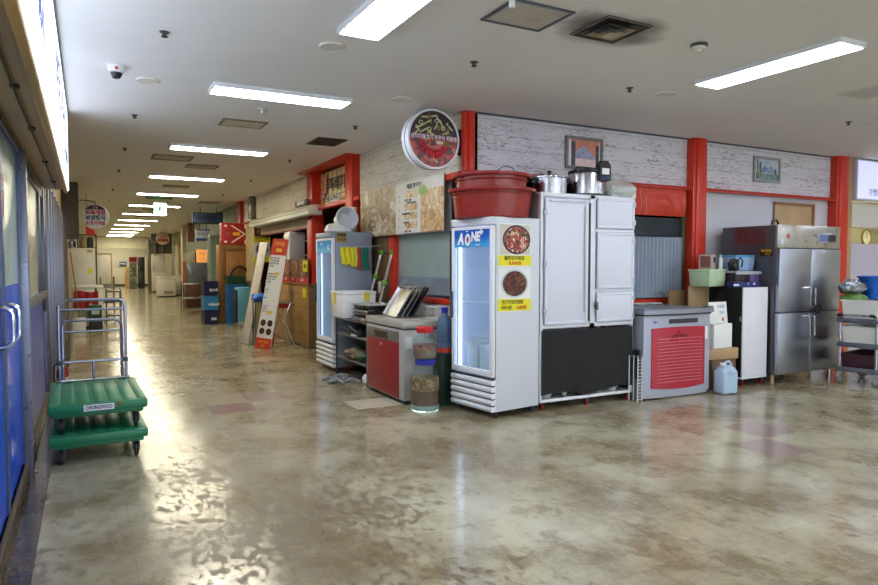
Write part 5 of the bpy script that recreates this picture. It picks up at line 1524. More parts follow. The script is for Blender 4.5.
for k in range(14):
    a = q.uniform(0, PI); x, y = q.uniform(-.12, .12), q.uniform(-.2, .2)
    rg.tube([(x - .1 * math.cos(a), y - .12 * math.sin(a), .02), (x, y, .045 + q.uniform(0, .02)), (x + .1 * math.cos(a + .6), y + .12 * math.sin(a + .6), .02)], .02, 6)
rg = rg.build('mop_cloth', P('dirty grey mop', (132, 136, 136), .9, var=.45, scale=30), None, (2.84, 8.06, 0))
tag(rg, 'dirty grey mop cloth lying on the floor before the far showcase fridge', 'rag')

# far showcase refrigerator with bags on top
sc2, hp2, zd2 = showcase('grey-sided showcase fridge down the corridor with cloths clipped to its flank', (2.97, 8.70, 0), 0, .73, .583, 1.945, P('blue grey fridge side', (140, 150, 164), .38, var=.02, scale=2), header_mat('sky blue header print', (60, 150, 214), (120, 196, 236)), (.8, 1.12, 1.45), 1.2)
letters([('G', .006, .18, zd2 - .13, .1, 'CENTER', 1.3), ('그린', .006, .5, zd2 - .08, .05)], M_WHITEINK, hp2, 'lettering', '-x')
MB().box(.06, .21, -.0015, 0, 1.80, 1.93).build('warning_label', P('olive label', (150, 130, 60), .5), sc2)
letters([('주의표', .135, -.003, 1.90, .04, 'CENTER', 1.1, .003), ('취급주의', .135, -.003, 1.84, .035, 'CENTER', 1)], M_INK, sc2, 'label_lettering')
bgs = thing('bucket_bag', 'white plastic bucket in a clear bag lying on top of the grey-sided fridge', 'bag', (3.22, 8.95, 1.947))
MB().lathe([(0, 0), (.13, 0), (.155, .2), (.165, .2), (.165, .215), (.15, .215), (.125, .012), (0, .012)], 30, M=Matrix.Translation((.03, .08, .165)) @ Matrix.Rotation(R(78), 4, 'X') @ Matrix.Translation((0, 0, -.03))).build('bucket', M_WHITE, bgs)
MB().blob((-.1, .02, .05), .15, .14, .07, 18, 10, .2, 3, .002).build('bag_film', M_WHITED, bgs)
bg2 = thing('plastic_bag', 'knotted white plastic bag beside the bucket on the grey-sided fridge', 'bag', (3.415, 9.24, 1.947))
MB().blob((-.02, 0, .09), .13, .16, .11, 24, 12, .15, 6, .002).tube([(.02, 0, .16), (.05, 0, .26), (.075, 0, .34), (.08, 0, .39)], .045, 8).build('bag', P('white thin bag', (226, 224, 220), .35, var=.06), bg2)
lid_ = MB().box(-.2, .16, -.06, .06, 0, .04, .012).build('box_lid', M_WHITE, None, (3.1, 8.77, 1.947))
tag(lid_, 'white flat lid on the front edge of the grey-sided fridge top', 'lid')
hg = thing('clip_hanger', 'wire clip hanger hooked on the flank of the grey-sided fridge', 'hanger', (3.28, 8.685, 1.745))
m = MB().tube([(-.22, -.02, 0), (.24, -.02, 0), (.36, -.015, .02), (.42, -.01, .01)], .005, 6)
for x in (-.2, -.08, .02, .1, .16, .22):
    m.box(x - .012, x + .012, -.03, -.01, -.05, .005, .003)
m.build('hanger', P('pale blue hanger', (170, 180, 190), .4), hg)
def cloth(label, x0, x1, z0, m, seed):
    q = random.Random(seed)
    a = q.uniform(0, 6)
    o = MB().grid(lambda u, v: (x0 + (x1 - x0) * u + .012 * math.sin(v * 5 + a), -.024 + .012 * math.sin(u * 14 + a) * (1 - v * .6), z0 * (1 - v) - .012 + .01 * math.sin(u * 9 + a) * (1 - v)), 16, 8, .003).build('cleaning_cloth', m, None, (3.28, 8.673, 1.745))
    return tag(o, label, 'cloth', 'cloths on the clip hanger')
cloth('yellow cleaning cloth clipped to the flank of the grey-sided fridge', -.2, -.04, -.24, P('yellow cloth', (226, 214, 40), .8, var=.08), 1)
cloth('shorter yellow cloth overlapping on the clip hanger beside the red one', -.07, .045, -.27, P('lemon cloth', (214, 208, 60), .8, var=.08), 2)
cloth('dull red cleaning cloth on the clip hanger between yellow and green', .035, .10, -.30, P('dull red cloth', (176, 70, 76), .8, var=.1), 3)
cloth('green cleaning cloth at the end of the clip hanger', .11, .21, -.30, P('teal green cloth', (30, 116, 92), .8, var=.1), 4)

# folded rack with chrome rails leaning behind the worktable
fr_ = thing('folding_rack', 'folded chrome rack with green joints leaning on the worktable behind the foam box', 'rack', (3.40, 8.39, .802))
B0, T0 = Vector((.0, 0, 0)), Vector((.235, 0, .87))
M_GJ = P('leaf green joint', (110, 176, 50), .4)
for y0 in (.19, -.19):
    off = Vector((0, y0, 0))
    m = MB()
    for k in range(3):
        d = Vector((.0, -.026 * k, 0))
        m.cyl(B0 + off + d, T0 + off + d, .0085, n=8)
    m.build('rail', M_CHROME, fr_)
    for t_ in (.985, .60 if y0 > 0 else .52):
        p_ = B0.lerp(T0, t_) + off + Vector((0, -.026, 0))
        MB().box(p_.x - .02, p_.x + .02, p_.y - .045, p_.y + .045, p_.z - .03, p_.z + .03, .008).build('green_joint', M_GJ, fr_)
MB().cyl(T0 + Vector((0, .19, 0)), T0 + Vector((0, -.21, 0)), .008, n=8).cyl(B0.lerp(T0, .3) + Vector((0, .19, 0)), B0.lerp(T0, .3) + Vector((0, -.21, 0)), .008, n=8).build('cross_bar', M_CHROME, fr_)
MB().box(.12, .14, -.08, .02, .30, .46, .008).build('pale_plate', P('pale plate', (206, 206, 190), .5), fr_)

# ------------------------------------------------------------------ farther along: counter, boards, stool
ctn = thing('bamboo_counter', 'tall bamboo-clad shop counter with a food banner along its top', 'counter', (3.45, 12.9, 0))
piece('body', M_BAMBOO, ctn, 0, .5, -1.5, 1.6, .02, 1.12, .006)
piece('top', M_WOOD, ctn, -.02, .52, -1.52, 1.62, 1.12, 1.15, .004)
piece('plinth', M_BLACK, ctn, .02, .5, -1.49, 1.59, 0, .02)
bn_ = thing('food_banner', 'printed food banner with a red caption strip standing on the bamboo counter', 'banner', (3.47, 12.5, 1.152))
m = MB()
m.use(P('brown banner ground', (110, 70, 56), .5, var=.2, scale=6)).box(0, .012, -1.05, 1.1, 0, .44)
m.use(FOOD('banner dish photo', [(0, (196, 110, 90)), (.3, (120, 60, 44)), (.5, (216, 190, 160)), (.7, (96, 104, 60)), (.85, (176, 70, 60))], 30))
for y in (-.7, -.15, .4, .85):
    m.blob((-.002, y, .27), .004, .22, .16, 20, 8)
m.build('print', None, bn_)
piece('caption_strip', P('red caption strip', (186, 40, 44), .5), bn_, -.004, 0, -1.05, 1.1, 0.0, .11)
letters([('불고기', -.006, -.65, .055, .07), ('비빔밥', -.006, -.1, .055, .07), ('전골', -.006, .45, .055, .07)], M_WHITEINK, bn_, 'lettering', '-x')
yn = MB().box(-.01, 0, -.13, .13, 0, .2, .001).build('yellow_note', M_YELLOW, None, (3.464, 11.6, 1.36))
tag(yn, 'yellow paper note at the top end of the food banner', 'note')
letters([('메뉴', -.011, 0, .1, .09)], M_INK, yn, 'lettering', '-x')
yn2 = MB().box(-.01, 0, -.1, .1, 0, .16, .001).build('yellow_note', M_YELLOW, None, (3.447, 11.62, .90))
tag(yn2, 'yellow paper note lower down on the end of the bamboo counter', 'note')
ap = thing('water_purifier', 'white countertop purifier with a round black handle behind the food banner', 'appliance', (3.74, 13.3, 1.152))
MB().box(-.16, .16, -.2, .2, 0, 1.0, .02).box(-.17, .17, -.21, .21, .88, .93, .008).build('body', M_WHITE, ap)
MB().lathe([(.13, -.03), (.16, -.02), (.16, .02), (.13, .03)], 28, M=Matrix.Translation((.22, -.1, .68)) @ Matrix.Rotation(PI / 2, 4, 'X')).build('ring_handle', M_WHITED, ap)
MB().lathe([(0, -.02), (.125, -.02), (.125, .02), (0, .02)], 26, M=Matrix.Translation((.22, -.1, .68)) @ Matrix.Rotation(PI / 2, 4, 'X')).build('black_disc', M_BLACK, ap)
db = MB().box(0, .03, -.6, .6, 0, .8, .005).build('dark_board', P('dark mauve board', (74, 58, 60), .5, var=.08), None, (5.52, 15.2, 1.6))
tag(db, 'dark mauve wall menu board deep inside the bamboo-fronted shop', 'board')
letters([('메뉴', -.004, 0, .66, .12), ('한식', -.004, -.1, .48, .1), ('분식', -.004, -.1, .32, .1), ('음료', -.004, -.1, .16, .1)], P('dim grey ink', (150, 140, 140), .5), db, 'lettering', '-x')
ph = thing('hanging_poster', 'hanging food poster with two dishes and yellow strips below the shutter housing', 'poster', (3.70, 15.93, 1.55))
piece('sheet', M_PAPER, ph, -.19, .19, 0, .008, 0, .95, .001)
m = MB()
m.use(P('plum photo ground', (96, 50, 54), .5, var=.3, scale=8)).box(-.18, .18, -.003, 0, .60, .94)
m.use(F_BIBIM).cyl((-.02, -.003, .78), (-.02, -.006, .78), .12, n=24)
m.use(M_BOWLW).cyl((0, -.0, .30), (0, -.004, .30), .16, n=24)
m.use(F_BEEF).cyl((0, -.004, .30), (0, -.007, .30), .14, n=24)
m.build('dish_photo', None, ph)
for za, zb in ((.46, .60), (0, .13)):
    MB().box(-.2, .2, -.005, 0, za, zb).build('yellow_strip', M_YELLOW, ph)
letters([('불고기전골', 0, -.007, .56, .06), ('제육볶음', 0, -.007, .08, .06)], M_INK, ph, 'dish_name')
letters([('8,000원', 0, -.007, .50, .05), ('7,000원', 0, -.007, .03, .045)], M_REDINK, ph, 'price')

# standing menu banner leaning back
def leaning_board(name, label, p0, p1, shift, h, th):
    """Board whose foot runs p0 -> p1; its top is displaced by shift."""
    p0, p1 = Vector((*p0, 0)), Vector((*p1, 0))
    u = (p1 - p0).normalized()
    upv = Vector((shift[0], shift[1], h)); L = upv.length; upv.normalize()
    nrm = u.cross(upv).normalized()
    M = Matrix((u, -nrm, upv)).transposed().to_4x4()
    M.translation = p0 + (p1 - p0) / 2
    t = thing(name, label, 'board', (0, 0, 0))
    t.matrix_world = M
    return t, (p1 - p0).length / 2, L
ab, hw_, L_ = leaning_board('menu_banner', 'tall narrow white menu banner with red head and foot leaning in the corridor', (2.60, 11.86), (2.80, 11.56), (.50, .05), 1.93, .02)
piece('board', M_PAPER, ab, -hw_, hw_, -.0, .02, .01, L_, .003)
for za, zb in ((L_ - .30, L_ - .002), (.012, .2)):
    MB().box(-hw_, hw_, -.004, 0, za, zb).build('red_band', P('orange red print', (206, 62, 36), .5), ab)
for bxs in ((-.06, .07, -.006, -.004, L_ - .24, L_ - .18), (-.0, .09, -.006, -.0, L_ - .66, L_ - .61), (-.04, .07, -.006, -.0, L_ - 1.36, L_ - 1.31)):
    MB().box(*bxs).build('yellow_label', P('amber print', (240, 196, 50), .5), ab)
ln_ = []
zz = L_ - .36
words_ = ['돼지국밥 7,000', '순대국밥 7,000', '뼈해장국 8,000', '갈비탕', '', '', '된장찌개 7,000', '김치찌개 7,000', '순두부 7,000', '육개장', '', '', '냉면', '만두', '', '돌솥', '', '', '수육 대', '수육 중', '수육 소']
for i, wd in enumerate(words_):
    if wd:
        ln_.append((wd, -hw_ + .02, -.004, zz - i * .048, .036, 'LEFT', .95))
letters(ln_, M_INK, ab, 'lettering')
letters([('가마솥', 0, -.007, L_ - .10, .09, 'CENTER', 1), ('단체 환영', 0, -.007, .13, .05, 'CENTER', 1.2), ('예약', 0, -.007, .06, .04)], P('amber ink', (244, 200, 70), .5), ab, 'head_lettering')
m = MB()
for x in (-.08, .08):
    for z in (.32, .47):
        m.use(M_BLACK).cyl((x, -.001, z), (x, -.006, z), .058, n=20)
        m.use(F_BEEF).cyl((x, -.006, z), (x, -.009, z), .036, n=18)
m.build('dish_photo', None, ab)
a2_, hw2, L2 = leaning_board('blank_board', 'worn blank white board leaning behind the menu banner', (2.54, 12.80), (2.63, 12.58), (.50, .02), 1.9, .02)
piece('board', P('worn white board', (206, 200, 190), .55, var=.06, scale=3, dirt=(146, 130, 112), dirt_amt=.6), a2_, -hw2, hw2, 0, .02, .01, L2, .003)
piece('edge', M_ALU, a2_, -hw2 - .008, -hw2, -.004, .024, .01, L2, .002)
rpole = MB().cyl((3.10, 12.55, 0), (3.16, 12.5, 1.75), .022, n=10).build('red_pole', M_RED)
tag(rpole, 'thin red pole standing between the two leaning boards', 'pole')
so_ = thing('folding_stool', 'grey folding stool with thin crossed metal legs before the bamboo counter', 'stool', (3.14, 12.05, 0))
MB().box(-.2, .2, -.18, .18, .785, .81, .01).build('seat', P('grey mesh seat', (140, 136, 126), .5, var=.2, scale=30), so_)
for s in (-1, 1):
    for k in (-1, 1):
        MB().cyl((k * .2, s * .16, .0), (-k * .12, s * .16, .79), .009, n=8).build('leg', M_CHROME, so_)
MB().box(-.12, .12, -.15, .15, .70, .784, .01).build('red_underside', P('red underside', (176, 34, 30), .5), so_)
sb2 = thing('side_stand', 'dark low stand holding the blue bag behind the menu banner', 'stand', (2.80, 12.3, 0))
piece('top', M_DGREY, sb2, -.12, .12, -.12, .12, .80, .82, .004)
for x in (-.1, .1):
    for y in (-.1, .1):
        MB().cyl((x, y, 0), (x, y, .8), .01, n=8).build('leg', M_DGREY, sb2)
blb = thing('blue_bag', 'crumpled bright blue plastic bag between the two leaning boards', 'bag', (2.80, 12.3, .821))
MB().blob((0, 0, .06), .16, .14, .08, 18, 10, .22, 6, .002).build('bag', P('bright blue bag', (40, 110, 206), .25, var=.2, scale=12), blb)

# ------------------------------------------------------------------ wooden cabinet with arrow sign, cooler and crates
wc = thing('wooden_cabinet', 'tall brown wooden cabinet facing down the corridor with a red arrow box on top', 'cabinet', (2.95, 17.3, 0))
piece('body', M_WOOD, wc, 0, .75, .02, .5, .04, 1.99, .004)
MB().box(0, .15, 0, .02, .04, 1.99, .004).box(.66, .75, 0, .02, .04, 1.99, .004).box(.15, .66, 0, .02, 1.84, 1.99, .004).box(.15, .66, 0, .02, .04, .14, .004).build('face_frame', P('darker wood frame', (120, 80, 36), .5, var=.25, scale=5, stretch=(6, 6, .7)), wc)
piece('door', M_WOOD, wc, .17, .64, .004, .02, .16, 1.82, .004)
MB().box(.0, .7, .03, .4, 0, .04).build('plinth', M_BLACK, wc)
hs = MB().tube([(.24 + .22 + .23 * math.cos(a), -.035, 1.14 + .30 * math.sin(a)) for a in [PI * i / 14 for i in range(15)]], .026, 8).build('black_hose', M_BLACK, None, (2.95, 17.3, 0))
hs.location = (2.98, 17.296, .0)
tag(hs, 'thick black hose arched against the wooden cabinet door', 'hose')
asn = thing('arrow_sign', 'red box sign with a white arrow and yellow lettering on the wooden cabinet', 'sign', (3.02, 17.32, 1.992))
M_REDSIGN = P('crimson sign', (156, 24, 32), .4, var=.04)
piece('box', M_REDSIGN, asn, 0, .62, 0, .3, 0, .55, .004)
MB().prism([(.22, .48), (.25, .50), (.59, .28), (.56, .26)], 'y', -.006, -.001).prism([(.22, .06), (.25, .04), (.59, .27), (.56, .29)], 'y', -.006, -.001).box(.06, .13, -.006, -.001, .45, .5).box(.06, .13, -.006, -.001, .05, .1).box(.56, .60, -.006, -.001, .42, .53).box(.56, .6, -.006, -.001, .02, .13).build('arrow', P('pale pink print', (236, 206, 190), .5), asn)
piece('yellow_panel', P('orange yellow print', (240, 170, 40), .5), asn, .27, .45, -.008, -.001, .235, .315)
letters([('안내', .16, -.004, .275, .08)], P('ochre ink', (190, 110, 50), .5), asn, 'lettering')
letters([('한', -.004, .15, .45, .12), ('식', -.004, .15, .28, .12), ('당', -.004, .15, .11, .12)], M_WHITEINK, asn, 'side_lettering', '-x')
cl = thing('cooler_box', 'tall light blue plastic box standing in front of the wooden cabinet', 'box', (3.36, 16.62, .05))
MB().box(-.14, .2, -.2, .2, 0, .88, .02).build('body', P('light blue plastic', (104, 178, 206), .35, var=.04), cl)
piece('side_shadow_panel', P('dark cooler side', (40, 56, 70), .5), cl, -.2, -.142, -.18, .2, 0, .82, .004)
MB().box(-.2, .2, -.2, .2, -.05, -.002, .004).build('base', M_BLACK, cl)
gcs = thing('drink_crate', 'dark green plastic crate on top of the blue crates by the wooden cabinet', 'crate', (3.26, 17.05, 1.0))
MB().tub(-.2, .24, -.17, .17, 0, .2, .012, .008).build('crate', P('dark green plastic', (24, 66, 44), .45, var=.1), gcs)
for k, z in enumerate((0, .335, .67)):
    t = thing('drink_crate', ['lowest mid blue crate behind the light blue box', 'middle mid blue crate behind the light blue box', 'topmost mid blue crate behind the light blue box'][k], 'crate', (3.26, 17.05, z), 0, 'mid blue crates behind the light blue box')
    MB().tub(-.2, .24, -.17, .17, 0, .325, .008, .008).build('crate', P('mid blue plastic', (40, 112, 176), .45, var=.08), t)
for k, (z, m_, lab, word) in enumerate(((0, (22, 26, 74), 'lowest of three crates, navy blue, beside the wooden cabinet', '맑은'), (.36, (44, 132, 186), 'middle of three crates, lighter blue, beside the wooden cabinet', '시원소주'), (.72, (20, 24, 70), 'topmost of three crates, navy blue, beside the wooden cabinet', '참소주'))):
    t = thing('drink_crate', lab, 'crate', (2.72, 17.42, z), R(3), 'labelled drink crates')
    MB().tub(-.17, .17, -.2, .2, 0, .35, .006, .01).build('crate', P('crate plastic %d' % k, m_, .4, var=.08), t)
    letters([(word, .06, -.204, .13, .075, 'CENTER', 1, .003)], M_WHITEINK, t, 'lettering')
wk = MB().blob((0, 0, .05), .16, .12, .06, 14, 8, .3, 4, 0).build('rag_bundle', P('dirty white rag', (150, 146, 130), .9, var=.4, scale=20), None, (3.25, 16.2, 0))
tag(wk, 'dirty pale rag bundle on the floor by the foot of the light blue box', 'rag')

# glass cabinet, serving tables, hanging signs
gcb = thing('glass_cabinet', 'narrow glass display cabinet beyond the drink crates', 'cabinet', (3.0, 19.0, 0))
piece('base', P('grey green base', (110, 124, 112), .4, .2), gcb, 0, .4, 0, .5, 0, .8, .005)
MB().box(.0, .025, 0, .025, .8, 2.3).box(.15, .175, 0, .025, .8, 2.3).box(.375, .4, 0, .025, .8, 2.3).box(0, .4, .475, .5, .8, 2.3).box(0, .4, 0, .5, 2.27, 2.3).build('frame', P('grey green frame', (150, 166, 154), .3, .4), gcb)
MB().box(.006, .01, .02, .48, .82, 2.27).box(.025, .375, .006, .01, .82, 2.27).build('glass', GL('greenish glass', (206, 226, 214), .05, .3), gcb)
for z in (1.15, 1.5, 1.85):
    piece('shelf', M_ALU, gcb, .02, .38, .02, .47, z, z + .01)
tt = thing('serving_table', 'two-tier steel serving table past the glass cabinet', 'table', (2.62, 21.8, 0))
for z in (.86, .42):
    piece('shelf', M_STEEL, tt, 0, .95, 0, .55, z, z + .04, .004)
for x in (.02, .93):
    for y in (.02, .53):
        MB().cyl((x, y, 0), (x, y, .95), .018, n=8).build('leg', M_ALUD, tt)
aq = thing('glass_tank', 'grey glass tank on a brown stand beyond the serving table', 'tank', (2.98, 24.0, 0))
piece('stand', P('red brown stand', (84, 46, 34), .5, var=.1), aq, 0, .66, 0, .5, 0, .84, .004)
MB().box(0.0, .66, 0, .5, .85, 1.55, .01).build('tank', P('grey tank glass', (110, 116, 116), .15, var=.2, scale=6), aq)
MB().box(-.1, .02, -.02, .0, .86, 1.6).build('side_panel', P('brown side panel', (150, 90, 50), .5), aq)
op = MB().box(0, .36, 0, .03, 0, .46, .002).build('orange_poster', EM('orange backlit poster', (236, 160, 84), .35), None, (3.42, 24.6, 1.56))
tag(op, 'glowing orange poster above the grey glass tank', 'poster')
letters([('국밥', .18, -.004, .30, .12), ('수육 한상', .18, -.004, .13, .07)], P('brown pattern', (150, 90, 40), .5), op, 'print')
bs = thing('hanging_sign', 'long dark blue hanging sign with pale lettering near the green-grey wall', 'sign', (2.71, 20.0, 2.68))
piece('panel', P('steel blue sign', (72, 96, 140), .35, var=.06), bs, 0, .8, 0, .1, 0, .28, .004)
MB().box(-.015, .815, -.006, .105, .28, .3).box(-.015, .815, -.006, .105, -.02, 0).box(-.02, 0, -.006, .105, 0, .28).box(.8, .82, -.006, .105, 0, .28).build('frame', M_BLACK, bs)
letters([('사면면옥', .33, -.006, .14, .15, 'CENTER', 1, .006), ('한식전문', .64, -.006, .14, .06)], P('navy ink', (20, 26, 60), .5), bs)
MB().cyl((.2, .05, .3), (.2, .05, CEIL - 2.68), .012).cyl((.65, .05, .3), (.65, .05, CEIL - 2.68), .012).build('hanger_rod', M_DGREY, bs)
b3 = thing('hanging_sign', 'small white and blue hanging sign below the long dark blue one', 'sign', (3.06, 22.0, 2.23))
piece('panel', P('white sign panel', (206, 212, 226), .4), b3, 0, .42, 0, .12, 0, .37, .004)
MB().box(0, .42, -.006, 0, 0, .09).box(0, .42, -.006, 0, .33, .37).build('blue_band', P('blue band', (60, 80, 160), .4), b3)
letters([('한우탕', .2, -.005, .2, .13)], P('slate ink', (70, 80, 110), .5), b3)
MB().cyl((.1, .06, .37), (.1, .06, CEIL - 2.23), .012).cyl((.32, .06, .37), (.32, .06, CEIL - 2.23), .012).build('hanger_rod', M_DGREY, b3)
bw = MB().box(0, .7, 0, .25, 0, .72, .006).build('brick_box', P('red brown cladding', (120, 72, 46), .6, var=.35, scale=7), None, (3.45, 27.0, 2.36))
struct(bw); bw.name = 'wall_brown_bulkhead'
# far cluster of refrigerators
def tall_fridge(label, x, y, w, d, h, m):
    t = thing('upright_refrigerator', label, 'refrigerator', (x, y, 0))
    piece('body', m, t, 0, w, .03, d, .06, h, .01)
    MB().box(.005, w - .005, 0, .028, .08, h * .55, .006).build('door', m, t)
    MB().box(.005, w - .005, 0, .028, h * .56, h - .01, .006).build('door', m, t)
    MB().box(.03, .05, -.03, 0, h * .6, h * .75, .004).build('handle', M_ALU, t)
    MB().box(.03, w - .03, .05, d - .03, 0, .06).build('plinth', M_BLACK, t)
    return t
def white_chest(label, x, y, w, d, h):
    t = thing('chest_freezer', label, 'freezer', (x, y, 0))
    piece('body', M_WHITED, t, 0, w, 0, d, .05, h - .07, .02)
    piece('lid', M_WHITED, t, -.01, w + .01, -.01, d, h - .065, h, .012)
    m = MB()
    for k in range(8):
        m.box(w * .35 + k * .05, w * .35 + k * .05 + .03, -.004, 0, .14, .28)
    m.build('vent', M_DGREY, t)
    MB().box(.03, w - .03, .03, d - .03, 0, .05).build('plinth', M_BLACK, t)
    return t
white_chest('white chest freezer with a dark vent far down the corridor', 2.83, 32.5, .76, .8, .92)
white_chest('second white chest freezer tucked behind the vented one', 3.62, 33.6, .5, .6, .98)
tall_fridge('tall white refrigerator standing behind the far chest freezers', 3.1, 38.5, .66, .7, 1.98, M_WHITED)
sp_ = MB().box(0, .16, 0, .3, 0, 2.75, .006).build('steel_pillar', P('dull steel cladding', (110, 104, 92), .35, .6, var=.15), None, (2.78, 37.0, 0))
struct(sp_); sp_.name = 'wall_steel_post'
rf = thing('drink_fridge', 'red-topped drink display fridge near the far end of the corridor', 'refrigerator', (2.33, 45.0, 0))
piece('body', P('grey drink fridge', (130, 132, 124), .4, var=.3, scale=6), rf, 0, .42, .03, .6, .05, 1.6, .01)
piece('red_header', P('red header', (176, 34, 50), .4), rf, 0, .42, 0, .6, 1.62, 1.94, .01)
piece('bottles_display', FOOD('bottle display', [(0, (100, 130, 90)), (.3, (170, 180, 150)), (.5, (90, 120, 60)), (.7, (150, 120, 90)), (.85, (60, 80, 70))], 12), rf, .03, .39, 0.015, .03, .25, 1.55)
MB().box(.02, .4, .03, .57, 0, .05).build('plinth', M_BLACK, rf)
dk = tall_fridge('black upright fridge beside the red-topped drink fridge', 2.78, 44.2, .36, .6, 1.93, M_BLACK)
for k, (x, z, w, h, lab) in enumerate(((2.16, 0, .36, .5, 'lowest tan carton by the far red-topped fridge'), (2.16, .505, .34, .45, 'middle tan carton by the far red-topped fridge'), (2.2, .96, .26, .38, 'topmost tan carton by the far red-topped fridge'))):
    carton(lab, (x + .15, 46.5, z), 0, w, .4, h, P('far carton', (196, 160, 104), .7, var=.08))
bsg = MB().box(0, .42, 0, .03, 0, .3, .003).build('wall_plaque', P('blue wall sign', (60, 80, 150), .4), None, (1.98, 49.9, 1.37))
tag(bsg, 'small blue and white sign on the far end wall', 'sign')
letters([('화장실', .21, -.004, .15, .13, 'CENTER', 1, .006)], M_WHITEINK, bsg, 'lettering')
frs = thing('round_signboard', 'small round red and white signboard far along the shop side', 'sign', (3.42, 36.0, 2.79))
MB().lathe([(0, -.1), (.3, -.1), (.32, -.05), (.3, 0), (0, 0)], 32, M=RX).build('case', P('pinkish sign case', (206, 190, 180), .4), frs)
MB().box(-.24, .24, -.004, -.001, -.16, -.02).build('red_band', P('faded red', (170, 70, 60), .5), frs)
letters([('갈비', 0, -.006, .1, .18)], M_REDINK, frs)
MB().cyl((.0, .05, .3), (0, .05, .35), .015).build('hanger', M_DGREY, frs)
pnl = MB().box(0, .06, -.9, .9, 0, 1.6, .004).build('orange_board', P('orange brown panel', (160, 88, 36), .5, var=.1), None, (4.08, 34.3, .95))
tag(pnl, 'orange brown wall panel above the far chest freezers', 'panel')
pn2 = MB().box(0, .06, -1.2, 1.2, 0, 1.6, .004).build('pale_board', P('pale green panel', (186, 188, 166), .5, var=.06), None, (4.08, 37.0, .9))
tag(pn2, 'pale wall panel just past the orange brown one', 'panel')
hd = thing('duct_hood', 'dark grey extraction ducts under the ceiling far along the shop side', 'duct', (3.0, 37.6, 2.05))
MB().box(0, .8, 0, .5, .5, .75, .02).cyl((.2, .2, 0), (.2, .2, .5), .12, n=16).cyl((.55, .2, .06), (.55, .2, .5), .1, n=16).box(.02, 1.04, .3, .34, .0, 1.05).build('duct', P('grey duct metal', (96, 92, 84), .35, .6, var=.2), hd)
# ------------------------------------------------------------------ stacked platform trolleys
M_DECK = P('green trolley deck', (20, 122, 82), .42, var=.06, scale=4, dirt=(70, 92, 60), dirt_amt=.35)
M_TUBE = P('violet blue chromed tube', (156, 158, 176), .22, .8, var=.08, scale=6)
M_WHEELB = P('black trolley tyre', (24, 24, 26), .55, var=.15)
def trolley(label, z0, htop, hy, hw, bars, stub, plate):
    t = thing('platform_trolley', label, 'trolley', (.065, 5.56, z0), R(1.5), 'green platform trolleys')
    w, l = .335, 1.15
    zd = .16
    d = MB()
    d.box(-w, w, 0, l, zd, zd + .07, .016)
    d.box(-w + .03, w - .03, .03, l - .03, zd - .03, zd + .01, .006)
    d.build('deck', M_DECK, t)
    g = MB()
    for k in range(7):
        x = -w + .04 + k * (2 * w - .08) / 6
        g.box(x - .034, x + .034, .03, l - .14, zd + .069, zd + .0735, .0015)
    g.build('tread', M_DECK, t)
    q = MB()
    for x in (-.2, .22):
        q.box(x - .03, x + .03, l - .15, l - .09, zd + .071, zd + .0755, .001)
    q.build('socket_recess', P('dark green recess', (10, 56, 40), .5), t)
    for x in (-w + .08, w - .08):
        for y in (.1, l - .1):
            caster(t, x, y, .058, M_WHEELB, M_DGREY, ztop=zd - .028)
    zt = htop - z0
    r = .014
    c = .06
    pts = [(-hw, hy, zd + .06), (-hw, hy, zt - c)]
    pts += [(-hw + c - c * math.cos(a), hy, zt - c + c * math.sin(a)) for a in (R(30), R(60), R(90))]
    pts += [(hw - c + c * math.sin(a), hy, zt - c + c * math.cos(a)) for a in (0, R(30), R(60), R(90))]
    pts += [(hw, hy, zd + .06)]
    h = MB().tube(pts, r, 10).build('handle', M_TUBE, t)
    for zb in bars:
        MB().cyl((-hw, hy, zb - z0), (hw, hy, zb - z0), .011, n=10).build('cross_bar', M_TUBE, h)
    if stub:
        MB().cyl((.0, hy, zd + .07), (.0, hy, stub - z0), .012, n=10).build('centre_strut', M_TUBE, h)
        MB().box(-hw - .02, -hw + .03, hy - .02, hy + .02, stub - z0 - .02, stub - z0 + .02, .006).box(hw - .03, hw + .02, hy - .02, hy + .02, stub - z0 - .02, stub - z0 + .02, .006).build('clamp', M_DGREY, h)
    MB().cyl((-hw - .03, hy, zd + .085), (hw + .03, hy, zd + .085), .012, n=8).build('hinge_bar', M_CHROME, t)
    if plate:
        MB().box(-.105, .10, -.0025, .001, zd + .012, zd + .058).build('name_plate', M_PAPER, t)
        letters([('CHUNGWOO', -.0025, -.004, zd + .035, .04, 'CENTER', .72, .0012)], P('navy ink', (40, 46, 70), .5), t)
        MB().box(.12, .15, -.003, .001, zd + .03, zd + .066).build('rust_mark', P('rust brown', (120, 90, 40), .7), t)
    return t
trolley('lower green platform trolley resting on the floor under another', 0.0, 1.0, 1.14, .235, (.90,), None, False)
trolley('upper green platform trolley stacked on the other, name plate on its edge', .2315, 1.185, 1.06, .262, (1.10, .64), .64, True)
# ------------------------------------------------------------------ things along the glazed side, farther down
fe = thing('fire_extinguisher', 'small red fire extinguisher on the floor behind the platform trolleys', 'extinguisher', (-.27, 8.75, 0))
MB().lathe([(0, 0), (.055, 0), (.06, .01), (.06, .27), (.045, .32), (.02, .34), (.018, .36)], 22).build('cylinder', P('extinguisher red', (166, 22, 26), .3, var=.05), fe)
MB().box(-.015, .07, -.015, .015, .36, .385, .004).box(-.01, .09, -.01, .01, .40, .415, .004).cyl((0, 0, .34), (0, 0, .41), .014, n=10).build('valve', M_BLACK, fe)
MB().tube([(-.02, 0, .37), (-.08, 0, .33), (-.085, 0, .15), (-.07, 0, .05)], .009, 8).build('hose', M_BLACK, fe)
MB().lathe([(.0605, .1), (.0612, .102), (.0612, .2), (.0605, .202)], 22).build('label_band', P('pale label', (206, 196, 176), .5), fe)
lf = thing('upright_refrigerator', 'white upright refrigerator with a yellow note past the aluminium shutters', 'refrigerator', (-.34, 18.6, 0))
